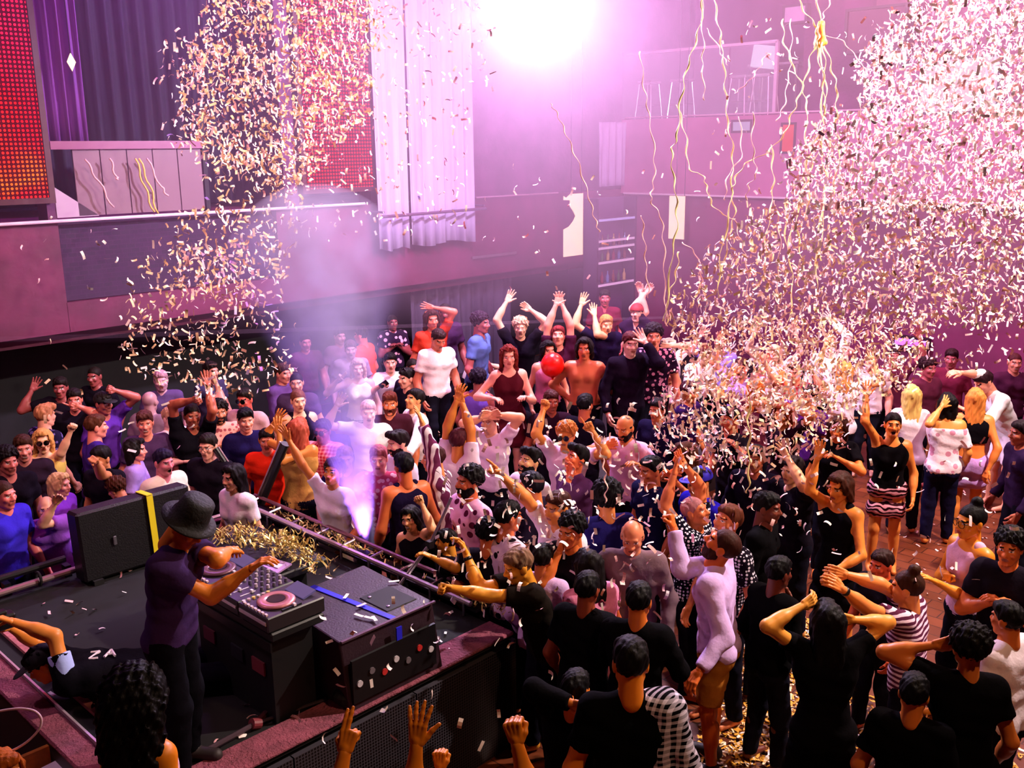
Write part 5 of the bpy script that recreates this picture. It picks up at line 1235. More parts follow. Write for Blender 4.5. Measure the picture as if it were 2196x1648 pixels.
pp(2032, 868, 'dark haired woman in a pale off-shoulder blouse waving an open hand', face=165, sex='f', tone='#f09848', hair='bob', hc='#0c080a', top='off', col='#f8e4ec', pat='print', col2='#d890a8', bot='jeans', bcol='#15112c', arms=((2020, 872, -.15, 'open', 1960, 960), 'dn'), H=1.72)
pp(2092, 858, 'woman with straight blond hair in a black crop and lilac skirt', face=160, sex='f', tone='#f08a40', hair='long', hc='#d8803a', top='crop', col='#0c080e', bot='skirt', bcol='#c89ae0', arms=('dn', (2118, 1010, -.1, 'relax', 2122, 930)), H=1.74)
pp(2110, 820, 'man in a baggy white shirt bending over the blond woman', face=-80, tone='#f0a080', hair='short', hc='#2a1018', top='elbow', col='#ffffff', lean=32, arms=((2060, 800, -.1, 'relax', 2110, 800), (2070, 880, -.1)), bot='shorts', bcol='#fff0f8', H=1.86)
pp(2176, 778, 'short haired man in a dark sweater at the right edge', face=-10, tone='#e08a70', hair='buzz', hc='#4a1820', mouth='s', col='#4a1c38', top='long')
pp(2190, 930, 'person in dark clothes cut off by the right edge', face=-90, tone='#b86048', hair='short', hc='#1a0c14', col='#2a1636', top='long')
pp(1890, 1212, 'person with a red lit face behind the striped T-shirt', face=-60, tone='#f06030', hair='short', hc='#2a100c', H=1.5, **_DK)
pp(1945, 1262, 'person with cropped brown hair in a striped T-shirt reaching both arms left', face=-125, tone='#f09048', hair='topknot', hc='#3a1c10', col='#f0d0e4', pat='stripe', col2='#5a2440', top='tee', arms=((1775, 1215, 0, 'relax', 1850, 1190), (1780, 1250, -.3, 'relax', 1830, 1330)), ex=('watchL',), H=1.64)
pp(2082, 1120, 'dark haired woman in glasses with a bare orange shoulder', face=-75, sex='f', tone='#f49428', hair='topknot', hc='#0c080a', ex=('glasses',), top='tank', col='#e8b0d0', arms=((2010, 1250, -.1, 'open', 2090, 1330), (2030, 1235, .1, 'point')), H=1.78)
pp(1775, 1335, 'dark haired woman in a black dress with hands at her head seen from behind', face=175, sex='f', tone='#f0a040', hair='mid', hc='#0a0709', top='teedress', col='#070508', arms=((1720, 1300, 0, 'relax', 1700, 1350), (1830, 1330, 0, 'relax')), H=1.72)
pp(2078, 1390, 'dark haired person in a loose black top seen from behind at lower right', face=175, sex='f', tone='#d87830', hair='curly', hc='#0a0709', top='teedress', col='#060507', arms=((2000, 1385, .1, 'relax'), 'dn'), H=1.78)
pp(2165, 1175, 'dark haired person with folded arms at the right edge', face=-40, tone='#e07030', hair='curly', hc='#0c080a', arms=('cr', 'cr'), top='tee', H=1.62, **_DK)
pp(2160, 1330, 'person with a white sleeve hanging at the right edge', face=-150, tone='#d87030', hair='short', hc='#0a0809', col='#f8e8f4', top='long', arms=('dn', 'dn'), H=1.6)
pp(1645, 1090, 'person in plain black standing behind the lavender shirt', face=60, tone='#7a3828', hair='short', hc='#08060a', col='#060508', top='long')
pp(1700, 1010, 'dark clothed dancer with fair hands raised before the confetti', face=-60, tone='#f0b080', hair='short', hc='#1a0c10', arms=((1690, 985, -.2, 'open'), 'dn'), H=1.7, **_DK)
pp(1620, 985, 'dark clothed dancer under the long hanging streamer', face=-30, tone='#b05838', hair='short', hc='#12080c', col='#180f24', top='long')
pp(1670, 1230, 'person all in black in the dark gap at the right', face=120, tone='#6a2c1c', hair='short', hc='#060508', col='#050406', top='long', H=1.6)
pp(1260, 1265, 'dark figure in black behind the man with the bare neck', face=150, tone='#8a3c20', hair='short', hc='#060508', col='#060508', H=1.6)
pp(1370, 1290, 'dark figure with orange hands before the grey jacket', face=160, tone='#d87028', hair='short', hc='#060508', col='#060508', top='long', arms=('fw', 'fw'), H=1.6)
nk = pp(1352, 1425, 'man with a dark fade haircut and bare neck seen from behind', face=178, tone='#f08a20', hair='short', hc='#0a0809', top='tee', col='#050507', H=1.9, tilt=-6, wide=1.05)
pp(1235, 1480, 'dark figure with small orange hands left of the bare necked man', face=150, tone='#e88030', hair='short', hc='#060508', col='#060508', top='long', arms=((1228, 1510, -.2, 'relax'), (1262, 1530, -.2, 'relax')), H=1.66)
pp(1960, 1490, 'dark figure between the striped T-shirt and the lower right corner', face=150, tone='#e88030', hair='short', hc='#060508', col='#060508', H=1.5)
# ---- people below the frame whose hands reach up
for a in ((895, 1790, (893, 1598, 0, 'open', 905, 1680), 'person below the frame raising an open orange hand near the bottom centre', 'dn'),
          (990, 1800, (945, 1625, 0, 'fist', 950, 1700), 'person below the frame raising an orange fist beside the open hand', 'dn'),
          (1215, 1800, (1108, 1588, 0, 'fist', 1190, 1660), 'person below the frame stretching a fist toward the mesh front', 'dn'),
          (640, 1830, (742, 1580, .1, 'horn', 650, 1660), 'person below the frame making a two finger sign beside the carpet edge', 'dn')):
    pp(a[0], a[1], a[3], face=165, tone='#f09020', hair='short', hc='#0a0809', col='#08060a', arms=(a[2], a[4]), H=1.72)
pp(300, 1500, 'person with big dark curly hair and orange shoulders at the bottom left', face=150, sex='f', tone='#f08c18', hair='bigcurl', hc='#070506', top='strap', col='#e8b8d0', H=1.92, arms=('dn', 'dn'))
pp(8, 1660, 'person with orange hair at the very bottom left corner', face=60, sex='f', tone='#e08a30', hair='mid', hc='#c86820', col='#1a1018', H=1.6)
# ---- on the stage
dj = person(398, 1128, 'man in a wide black hat and violet T-shirt leaning over the players', face=80, H=1.66, z0=.9, ex=('shoes',), tone='#f08a30', hair='short', hc='#0a0809', top='tee', col='#3a2450', bot='jeans', bcol='#0a0910',
            lean=9, tilt=-24, turn=10, arms=((535, 1222, -.0, 'relax', 480, 1262), (490, 1182, .25, 'relax', 470, 1190)), group='people on the booth stage', legs='stand', lod=0)
bx = person(95, 1425, 'photographer bending in a black printed top with a pale blue sleeve', face=-75, H=1.7, z0=.9, tone='#f0903c', hair='short', hc='#08070a', top='tee', col='#0e0b12', lean=84, tilt=50, legs='prone',
            arms=((30, 1335, -.1, 'grip', 120, 1352), (20, 1345, .1, 'grip')), group='people on the booth stage', ex=('cap#0a080c',), lod=0)
# ------------------------------------------------------------------ hat, ball, held things
def at_hand(info, sd): 
    S, E, T, fd, n, hk = info['J'][sd]; return info['rp'] + T + fd * .07, fd
M_ = Matrix(((-dj['HF'].cross(dj['HU']).x, -dj['HF'].x, dj['HU'].x), (-dj['HF'].cross(dj['HU']).y, -dj['HF'].y, dj['HU'].y), (-dj['HF'].cross(dj['HU']).z, -dj['HF'].z, dj['HU'].z)))
hat = MB(); hat.lathe([(.001, .14), (.06, .145), (.088, .13), (.098, .06), (.105, .02), (.125, .008), (.155, .004), (.155, -.004), (.125, -.004), (.10, .0), (.001, .0)], dj['hcen'] + dj['HU'] * .045, M_, 32)
hat.build('hat', plain('#08070a', .75, bmp=.3, bscale=60), dj['root'], True)
# plaid shirt worn open over the right shoulder of the bare necked man
S, E, T, fd, n, hk = nk['J']['R']; k_ = nk['s']
V, Q = surf([P_cap(nk['shc'] + (S - nk['shc']) * .55, S, .085 * k_, .082 * k_), P_cap(S, E, .085 * k_, .068 * k_), P_cap(E, T - fd * .03, .066 * k_, .05 * k_), P_cap(nk['shc'] + (S - nk['shc']) * .85, nk['pel'] + (S - nk['shc']) * .6, .1 * k_, .1 * k_)], .012, .012, (), lambda P, D: D + .005 * np.sin(P[..., 0] * 40 + P[..., 2] * 22) * np.sin(P[..., 2] * 30 - P[..., 1] * 33))
mesh_np('plaid_shirt', V, Q, [fabric('#0a080c', 'plaid', '#e8e0f4')], None, nk['root'])
# the crouching photographer: pale sleeve, camera, white letters on the back
S, E, T, fd, n, hk = bx['J']['L'] if bx['J']['L'][1].z > bx['J']['R'][1].z else bx['J']['R']
V, Q = surf([P_cap(S, S + (E - S) * .8, .075, .066, (S + (E - S) * .62, (E - S).normalized()))], .012, .01, (), lambda P, D: D + .005 * np.sin(P[..., 0] * 50 + P[..., 2] * 30) * np.sin(P[..., 1] * 45))
mesh_np('sleeve', V, Q, [fabric('#b8c4ff')], None, bx['root'])
lt = MB(); bz = .13
def lstroke(a, b): lt.tube([a, b], .009, 5)
c_ = bx['pel'] + (bx['shc'] - bx['pel']) * .62 + Vector((0, 0, .122)); ux = -bx['F'] * .055; uy = bx['R'] * .045
for x0, segs in ((-.9, [((-.5, 1), (.5, 1)), ((.5, 1), (-.5, -1)), ((-.5, -1), (.5, -1))]), (.9, [((-.6, -1), (0, 1)), ((0, 1), (.6, -1)), ((-.3, -.2), (.3, -.2))])):
    for (ax_a, ay_a), (bx_a, by_a) in segs: lstroke(c_ + ux * (x0 + ax_a) + uy * ay_a, c_ + ux * (x0 + bx_a) + uy * by_a)
lt.build('letters', plain('#f0dce4', .5), bx['root'])
hp = bx['rp'] + (bx['J']['L'][2] + bx['J']['R'][2]) / 2 + bx['J']['L'][3] * .06
t = thing('camera', hp, 'black camera held by the photographer lying on the booth stage', 'camera')
mb = MB(); mb.box((0, 0, 0), (.09, .15, .10), None, .012); mb.box((0, 0, .06), (.06, .06, .03), None, .008); mb.build('camera_body', plain('#0c0b0d', .4), t)
mb = MB(); mb.lathe([(.001, 0), (.038, 0), (.042, .08), (.03, .085), (.001, .08)], (-.045, 0, 0), Matrix.Rotation(-PI / 2, 3, 'Y'), 18); mb.build('camera_lens', plain('#1a181c', .15), t, True)
def grip_side(info): return 'R' if info['J']['R'][5] == 'grip' else 'L'
S, E, T, fd, n, hk = cupman['J'][grip_side(cupman)]; q = cupman['rp'] + T + fd * .06 + cupman['F'] * .035
t = thing('drinking_glass', q - Vector((0, 0, .05)), 'small glass held up by the man in the black printed shirt', 'glass')
mb = MB(); mb.lathe([(.001, 0), (.026, 0), (.034, .11), (.032, .11), (.024, .008), (.001, .008)], (0, 0, 0), None, 16); mb.build('tumbler', plain('#e8d0e8', .1), t, True); mb = MB(); mb.lathe([(.001, .009), (.024, .009), (.029, .07), (.001, .07)], (0, 0, 0), None, 14); mb.build('drink', plain('#b04838', .2), t)
for inf_, lab in ((phw, 'phone held to the ear by the smiling woman in white'), (phm, 'phone held low by the young man in the white T-shirt')):
    S, E, T, fd, n, hk = inf_['J'][grip_side(inf_)]; q = inf_['rp'] + T + fd * .07 + inf_['F'] * .04; t = thing('phone', q, lab, 'phone')
    Mp = Matrix((inf_['F'].cross(fd).normalized(), inf_['F'], fd)).transposed() if True else None
    mb = MB(); mb.box((0, 0, 0), (.072, .009, .15), Mp, .003); mb.build('phone_body', plain('#0c0a0e', .25), t); mb = MB(); mb.box(inf_['F'] * -.0052, (.064, .001, .138), Mp); mb.build('display', plain('#2a2038', .1), t)
# red balloon
c = at(1185, 783, 11.3); V, Q = surf([P_ell((0, 0, 0), (.135, .135, .145)), P_cap((0, 0, -.13), (0, 0, -.155), .02, .012)], .012, .01)
t = thing('balloon', c, 'round red balloon floating in front of the small woman in pink', 'balloon')
rb, nt, b = newmat('red_rubber'); b.inputs['Base Color'].default_value = rgb('#f01408'); b.inputs['Roughness'].default_value = .3
mesh_np('skin', V, Q, [rb], None, t); mb = MB(); mb.lathe([(.001, -.175), (.018, -.175), (.01, -.155), (.001, -.15)], (0, 0, 0), None, 12); mb.build('knot', rb, t)
# pink trainer seen in the dark gap
c = onZ(1722, 1212, .02); sh_ = thing('trainer_shoe', c, 'pink and white trainer lying in the dark gap at the right', 'shoe')
V, Q = surf([P_cap((-.02, -.09, .05), (0, .08, .035), .042, .038), P_cap((0, -.08, .07), (0, -.1, .11), .04, .04)], .009, .02, (), lambda P, D: np.maximum(D, -P[..., 2] + .02)); mesh_np('upper', V, Q, [plain('#e06080', .5)], None, sh_)
V, Q = surf([P_cap((-.02, -.1, .016), (0, .09, .016), .044, .042)], .009, .01, (), lambda P, D: np.maximum(D, np.abs(P[..., 2] - .012) - .014)); mesh_np('sole', V, Q, [plain('#fff4f4', .5)], None, sh_)

# ------------------------------------------------------------------ confetti
CR = random.Random(21)
def piece_mesh(c, R3, L, w, bend, n=4):
    V = []
    for k in range(n + 1):
        u = k / n - .5; a = bend * u; x = L * (math.sin(bend * u) / bend if abs(bend) > .1 else u); z = L * ((1 - math.cos(bend * u)) / bend if abs(bend) > .1 else 0)
        for s_ in (-1, 1): V.append(c + R3 @ Vector((x, s_ * w / 2, z)))
    return V, [(2 * k, 2 * k + 1, 2 * k + 3, 2 * k + 2) for k in range(n)]
def rrot():
    return Euler((CR.uniform(0, 6.28), CR.uniform(0, 6.28), CR.uniform(0, 6.28))).to_matrix()
cmats = {'white': plain('#fff0ea', .55, spec=.3), 'cream': plain('#ffdcae', .5, spec=.3), 'pink': plain('#ffc8c8', .5, spec=.3)}
def in_poly(x, y, P):
    c = False; j = len(P) - 1
    for i in range(len(P)):
        if (P[i][1] > y) != (P[j][1] > y) and x < (P[j][0] - P[i][0]) * (y - P[i][1]) / (P[j][1] - P[i][1]) + P[i][0]: c = not c
        j = i
    return c
# falling clouds: (region, count, nearest and farthest distance from the viewer, colours)
CLOUDS = [
    ('left', [(430, -20), (830, -20), (800, 120), (790, 260), (690, 330), (620, 420), (430, 330), (380, 250), (385, 130), (440, 60)], 2900, 8.5, 11.5, ('cream', 'pink', 'cream')),
    ('left', [(330, 90), (450, 60), (470, 330), (350, 320)], 95, 8.5, 11.0, ('white', 'pink')),
    ('left', [(430, 320), (680, 320), (640, 470), (600, 640), (640, 800), (470, 860), (250, 790), (260, 640), (340, 520), (450, 430)], 1000, 8.0, 10.5, ('cream', 'white', 'cream')),
    ('left', [(380, 520), (560, 520), (560, 650), (400, 640)], 200, 8.0, 10.5, ('cream', 'pink')),
    ('left', [(640, 300), (1010, 200), (1010, 500), (640, 520)], 190, 9, 11.5, ('white', 'pink')),
    ('left', [(800, -10), (1050, -10), (1060, 180), (830, 260)], 130, 9, 11.5, ('white', 'white')),
    ('right', [(1980, -20), (2220, -20), (2220, 260), (1860, 250), (1830, 150), (1900, 60)], 2600, 7.5, 11, ('white', 'pink', 'white')),
    ('right', [(1780, 240), (2220, 220), (2220, 460), (1700, 450), (1680, 350)], 2600, 7.5, 11, ('white', 'white', 'pink')),
    ('right', [(1640, 430), (2220, 430), (2220, 700), (1420, 690), (1500, 560)], 2900, 7.5, 11, ('white', 'pink', 'cream')),
    ('right', [(1560, 40), (1900, 40), (1850, 440), (1500, 440)], 110, 8, 11, ('white', 'pink')),
    ('right', [(1440, 680), (2000, 680), (1960, 820), (1700, 900), (1460, 840)], 2100, 8.3, 11, ('cream', 'pink', 'cream', 'white')),
    ('right', [(1960, 680), (2200, 680), (2200, 790), (2000, 800)], 70, 8, 11, ('pink', 'white')),
    ('right', [(1430, 830), (1860, 830), (1800, 960), (1560, 1010), (1400, 960)], 850, 7.6, 9.5, ('white', 'cream', 'pink')),
    ('low', [(1300, 930), (1760, 950), (1740, 1130), (1400, 1160)], 170, 6.8, 8.4, ('white', 'pink')),
    ('low', [(980, 880), (1420, 860), (1440, 1330), (900, 1330)], 250, 6.4, 7.8, ('white', 'pink')),
    ('low', [(940, 1000), (1240, 1000), (1240, 1220), (980, 1220)], 90, 6.4, 7.6, ('white',)),
    ('low', [(700, 1240), (1180, 1240), (1240, 1640), (500, 1600)], 34, 4.8, 5.8, ('white',)),
    ('left', [(100, 700), (420, 760), (420, 1000), (60, 940)], 18, 8, 9.5, ('white', 'cream')),
    ('low', [(1700, 850), (2180, 850), (2180, 1250), (1700, 1250)], 60, 6.2, 8, ('white', 'pink')),
    ('right', [(1020, 350), (1560, 380), (1500, 660), (1050, 650)], 40, 9, 12, ('white', 'pink')),
    ('left', [(0, 450), (330, 470), (330, 700), (120, 700)], 16, 8, 11, ('pink', 'white'))]
pcs = []
for reg, poly, n, d0, d1, cols in CLOUDS:
    x0, x1 = min(p[0] for p in poly), max(p[0] for p in poly); y0, y1 = min(p[1] for p in poly), max(p[1] for p in poly); k = 0
    while k < n:
        x, y = CR.uniform(x0, x1), CR.uniform(y0, y1)
        if not in_poly(x + CR.gauss(0, 12), y + CR.gauss(0, 12), poly): continue
        k += 1; D_ = CR.uniform(d0, d1)
        pcs.append((reg, at(x, y, D_), D_, CR.choice(cols), CR.uniform(.046, .08), CR.uniform(.016, .024), CR.uniform(-2.4, 2.4)))
# the pieces that look largest stay separate, the rest are one drift each
pcs.sort(key=lambda p: p[2] / p[4])
SEP = {'left': 90, 'right': 110, 'low': 100}; cnt = dict.fromkeys(SEP, 0); rest = []
LBL = {'left': ('curled scrap of paper confetti falling in the column at the left', 'confetti falling in the left column'),
       'right': ('pale scrap of paper confetti falling in the bright cloud at the right', 'confetti falling in the right cloud'),
       'low': ('white scrap of paper confetti fluttering just above the crowd and booth', 'confetti fluttering over the crowd')}
protos = []
for i in range(14):
    V, Fc = piece_mesh(Vector((0, 0, 0)), Matrix.Identity(3), 1.0, .31, -2.4 + i * .36); me = bpy.data.meshes.new('confetti_piece'); me.from_pydata(V, [], Fc); me.materials.append(cmats['white']); protos.append(me)
for p in pcs:
    reg = p[0]
    if cnt[reg] < SEP[reg]:
        cnt[reg] += 1; me = protos[int((p[6] + 2.4) / 4.8 * 13.99)]
        o = bpy.data.objects.new('confetti_piece', me); C.objects.link(o); o.location = p[1]; o.rotation_euler = (CR.uniform(0, 6.28), CR.uniform(0, 6.28), CR.uniform(0, 6.28)); o.scale = (p[4],) * 3
        o.material_slots[0].link = 'OBJECT'; o.material_slots[0].material = cmats[p[3]]; tag(o, LBL[reg][0], 'confetti', LBL[reg][1])
    else: rest.append(p)
for reg, lab in (('left', 'thick column of curled paper confetti falling at the left'), ('right', 'dense cloud of pale paper confetti filling the right side'), ('low', 'loose white confetti drifting over the heads in the middle')):
    mb = MB(); keys = list(cmats)
    for p in rest:
        if p[0] != reg: continue
        mb.m = keys.index(p[3]); mb.add(*piece_mesh(p[1], rrot(), p[4], p[5], p[6]))
    o = mb.build('confetti_drift', [cmats[k] for k in keys]); tag(o, lab, 'confetti', None, 'stuff')
# litter on the floor, stage and cabinet
def litter(name, z, polys, n, label, cols, size=(.03, .07)):
    mb = MB(); keys = list(cmats) + ['gold']; k = 0
    while k < n:
        poly = polys[k % len(polys)]; x = CR.uniform(min(p[0] for p in poly), max(p[0] for p in poly)); y = CR.uniform(min(p[1] for p in poly), max(p[1] for p in poly))
        if not in_poly(x, y, poly): continue
        k += 1; q = Vector((x, y, z + CR.uniform(.006, .03))) ; L = CR.uniform(*size)
        R3 = (Matrix.Rotation(CR.uniform(0, 6.28), 3, 'Z') @ Euler((CR.gauss(0, .3), CR.gauss(0, .3), 0)).to_matrix())
        c_ = CR.choice(cols); mb.m = keys.index(c_); mb.add(*piece_mesh(q, R3, L, L * .33, CR.uniform(-1.6, 1.6)))
    o = mb.build(name, [cmats[k] for k in cmats] + [plain('#e0a030', .5)]); return tag(o, label, 'confetti', None, 'stuff')
wp = [tuple(onZ(x, y, 0))[:2] for x, y in ((1500, 1320), (1740, 1330), (1760, 1700), (1500, 1700))]
wp2 = [tuple(onZ(x, y, 0))[:2] for x, y in ((1700, 1500), (2196, 1400), (2196, 1700), (1700, 1700))]
litter('floor_litter', 0, [wp, wp, wp, wp2], 3400, 'yellow lit carpet of confetti on the floor behind the tan shorts', ['gold', 'cream', 'gold', 'white', 'gold'])
wp3 = [tuple(onZ(x, y, 0))[:2] for x, y in ((1900, 1050), (2190, 1000), (2196, 1400), (1950, 1300))]
litter('floor_litter', 0, [wp3], 120, 'scattered confetti on the lit floorboards at the right edge', ['white', 'pink'])
litter('stage_litter', SZ, [[(SX0 + .1, SY0 + .2), (SX1 - .1, SY0 + .2), (SX1 - .1, SY1 - .2), (SX0 + .1, SY1 - .2)]], 110, 'scattered white confetti on the black booth stage', ['white', 'pink'])
for px, py in ((742, 1279), (1010 - 218, 1325), (770, 1320), (803, 1327), (845, 1215 + 32), (775, 1298)):
    q = onZ(px, py, SZ + .52); o = bpy.data.objects.new('confetti_piece', protos[7]); C.objects.link(o); o.location = q; o.rotation_euler = (0, 0, CR.uniform(0, 3)); o.scale = (.075,) * 3
    tag(o, 'white confetti scrap lying on top of the wedge cabinet', 'confetti', 'confetti on the wedge cabinet')

# ------------------------------------------------------------------ streamers
def streamer(px, D0, D1, label, r=.008, m=None):
    """px: points in the photo from top to bottom; hung between the two distances"""
    n = len(px); P = [at(x, y, D0 + (D1 - D0) * i / (n - 1)) for i, (x, y) in enumerate(px)]; sm = []
    for i in range(n - 1):
        p0, p1, p2, p3 = P[max(i - 1, 0)], P[i], P[i + 1], P[min(i + 2, n - 1)]
        for k in range(8):
            t = k / 8; sm.append(.5 * ((2 * p1) + (p2 - p0) * t + (2 * p0 - 5 * p1 + 4 * p2 - p3) * t * t + (3 * p1 - p0 - 3 * p2 + p3) * t ** 3))
    sm.append(P[-1]); wob = CR.uniform(0, 6)
    sm = [p + RGT * .012 * math.sin(i * 1.1 + wob) + FWD * .02 * math.sin(i * .7 + wob) for i, p in enumerate(sm)]
    base = sm[0]; mb = MB(); w_ = r * 2.2; V = []
    for i, p in enumerate(sm):
        a = i * .45 + wob; s_ = (RGT * math.cos(a) + FWD * math.sin(a)) * (.55 + .45 * abs(math.cos(a)))
        T = (sm[min(i + 1, len(sm) - 1)] - sm[max(i - 1, 0)]).normalized(); nn = T.cross(s_).normalized() * .002
        s_ = s_ * w_ * .5; V += [p - base - s_ - nn, p - base + s_ - nn, p - base + s_ + nn, p - base - s_ + nn]
    N = len(sm); Fc = [(0, 1, 2, 3), ((N - 1) * 4 + 3, (N - 1) * 4 + 2, (N - 1) * 4 + 1, (N - 1) * 4)]
    for i in range(N - 1):
        for k in range(4): Fc.append((i * 4 + k, (i + 1) * 4 + k, (i + 1) * 4 + (k + 1) % 4, i * 4 + (k + 1) % 4))
    mb.add(V, Fc); o = mb.build('streamer', m or ystr, None, True); o.location = base
    return tag(o, label, 'streamer', 'paper streamers hanging in the air')
ystr = plain('#f6e298', .5, noise=.2, nscale=6); pstr = plain('#ffd0c0', .5)
ST = [([(1508, -20), (1500, 60), (1478, 130), (1462, 200), (1452, 290), (1440, 330), (1447, 400), (1452, 470), (1440, 560), (1425, 690)], 'left long yellow streamer falling from the top past the second cream panel', 0),
      ([(1504, -20), (1508, 90), (1506, 150), (1512, 215)], 'short streamer end below the top beside the long left one', 1),
      ([(1372, 110), (1382, 190), (1392, 250), (1404, 340), (1400, 400), (1396, 430), (1418, 470), (1424, 540), (1426, 640), (1430, 700)], 'pink streamer crossing the glass barrier nearest the lamp glow', 1),
      ([(1530, -10), (1542, 60), (1550, 120), (1556, 190), (1560, 260), (1572, 330), (1568, 400), (1575, 460), (1560, 520), (1548, 600)], 'yellow streamer falling from the top right of the long left one', 0),
      ([(1515, 60), (1545, 110), (1560, 140)], 'short slanting streamer scrap over the glass barrier', 1),
      ([(1452, 225), (1470, 290), (1478, 360), (1505, 375), (1515, 400), (1528, 440), (1560, 465), (1575, 470)], 'streamer bending in a step across the pink balcony band', 0),
      ([(1750, -20), (1758, 60), (1752, 100), (1765, 170), (1768, 230)], 'streamer running into the gold knot from above', 0),
      ([(1700, -20), (1730, 30), (1755, 70), (1740, 120), (1720, 190), (1700, 240), (1680, 290), (1640, 330), (1600, 350), (1575, 390), (1568, 430), (1545, 560), (1540, 640)], 'thick yellow streamer sweeping left down from the gold knot', 0),
      ([(1788, -20), (1772, 20), (1760, 50), (1758, 75)], 'streamer arching to the gold knot from the upper right', 1),
      ([(1757, 75), (1800, 85), (1835, 120), (1860, 170), (1872, 215)], 'curved streamer arcing right from the gold knot', 1),
      ([(1678, 40), (1682, 90), (1700, 140), (1722, 190), (1730, 240), (1728, 330), (1735, 400), (1730, 470)], 'streamer falling left of the knot past the small red sign', 0),
      ([(1695, 40), (1697, 110), (1690, 170), (1680, 230), (1665, 260)], 'streamer tail left of the small red sign', 1),
      ([(1762, 90), (1770, 160), (1768, 240), (1750, 300), (1730, 350), (1722, 400), (1708, 480), (1722, 560)], 'middle streamer hanging from the gold knot', 0),
      ([(1765, 90), (1785, 150), (1795, 200), (1792, 260), (1800, 330), (1785, 420)], 'right streamer hanging from the gold knot', 0),
      ([(1760, 90), (1764, 230), (1762, 320), (1770, 400), (1755, 500), (1750, 620)], 'straight streamer hanging directly under the gold knot', 0),
      ([(1820, 260), (1818, 310), (1830, 340), (1815, 400), (1800, 440)], 'loose streamer at the left border of the confetti cloud', 1),
      ([(1655, 310), (1658, 380), (1654, 440), (1642, 520), (1640, 600)], 'bright thick streamer in front of the pink balcony band', 0),
      ([(1616, 240), (1614, 320), (1622, 370), (1605, 400), (1600, 430)], 'short twisted streamer beside the pale notice', 1),
      ([(1575, 470), (1590, 520), (1600, 560), (1605, 640)], 'streamer ending over the crowd right of the second cream panel', 1),
      ([(1376, 462), (1382, 520), (1386, 580), (1392, 640)], 'short pink streamer above the joined hands', 1),
      ([(1455, 540), (1450, 590), (1432, 640), (1430, 700)], 'streamer trailing below the second cream panel', 0),
      ([(1462, 520), (1492, 545), (1505, 600), (1515, 660), (1520, 700)], 'looped streamer right of the second cream panel', 1),
      ([(1690, 430), (1686, 520), (1700, 600), (1690, 700)], 'streamer vanishing into the confetti over the raised arms', 0),
      ([(1660, 430), (1672, 500), (1668, 600), (1672, 660)], 'thin streamer between the two thick ones over the crowd', 1),
      ([(1607, 850), (1606, 920), (1606, 1000), (1604, 1060)], 'straight yellow streamer hanging down into the dark crowd', 0),
      ([(1180, 222), (1195, 245), (1215, 290), (1240, 350), (1262, 420), (1276, 470), (1285, 498)], 'lone pale streamer curving down toward the bar shelves', 1),
      ([(1585, 250), (1590, 330), (1560, 380), (1556, 430)], 'fine streamer crossing the balcony band near the second cream panel', 1),
      ([(1740, 260), (1760, 300), (1740, 360), (1725, 400), (1700, 470), (1690, 560)], 'tangled streamer in the middle of the bunch', 0),
      ([(1780, 300), (1772, 380), (1766, 440), (1760, 560)], 'streamer at the right of the tangled bunch', 0),
      ([(1845, 200), (1840, 280), (1828, 360), (1822, 430)], 'faint streamer inside the edge of the confetti cloud', 1),
      ([(1262, 925), (1285, 960), (1295, 1000), (1300, 1040), (1298, 1080)], 'thin streamer draped down past the pink T-shirt', 1),
      ([(1640, 120), (1625, 150), (1600, 180), (1575, 200)], 'pale streamer scrap lying along the top of the glass barrier', 1)]
for i, (P_, lab, k) in enumerate(ST):
    d_ = 7.6 if P_[0][1] > 800 else 8.6 + (i * 37 % 17) * .1
    streamer(P_, d_, d_ + .1, lab, .0082 if not k else .006, ystr if not k else pstr)
kn = at(1757, 78, 9.0); V, Q = surf([P_cap((math.cos(a) * .03, 0, math.sin(a * 1.7) * .1), (-math.sin(a) * .05, .03, math.cos(a * 2.1) * .12), .016) for a in range(12)], .012, .006)
o = mesh_np('streamer_knot', V, Q, [plain('#f0d050', .5)]); o.location = kn; tag(o, 'gold knot where several streamers are tangled at the top right', 'streamer')
for i, (a, b_, c_) in enumerate((((182, 342), (212, 390), (243, 445)), ((290, 340), (310, 400), (330, 455)), ((298, 340), (322, 400), (338, 458)), ((315, 340), (345, 400), (360, 420)), ((235, 340), (250, 380), (252, 385)))):
    P_ = [onX(x, y, LX + .12) for x, y in (a, b_, c_)]; base = P_[0]; mb = MB()
    pts = [P_[0].lerp(P_[1], t) if t <= 1 else P_[1].lerp(P_[2], t - 1) for t in [k / 5 for k in range(11)]]
    mb.tube([p - base + Vector((0, .02 * math.sin(k * 1.3), 0)) for k, p in enumerate(pts)], .012, 6); o = mb.build('streamer', plain('#e8c060' if i in (1, 2) else '#e8b0b0', .5), None, True); o.location = base
    tag(o, ['leftmost slanting streamer on the left milky glass barrier', 'thick gold streamer in the middle of the left milky glass barrier', 'gold streamer touching the thick one on the left milky glass barrier', 'pale streamer right of the gold pair on the left milky glass barrier', 'short pale streamer near the top of the left milky glass barrier'][i], 'streamer', 'streamers on the left glass barrier')
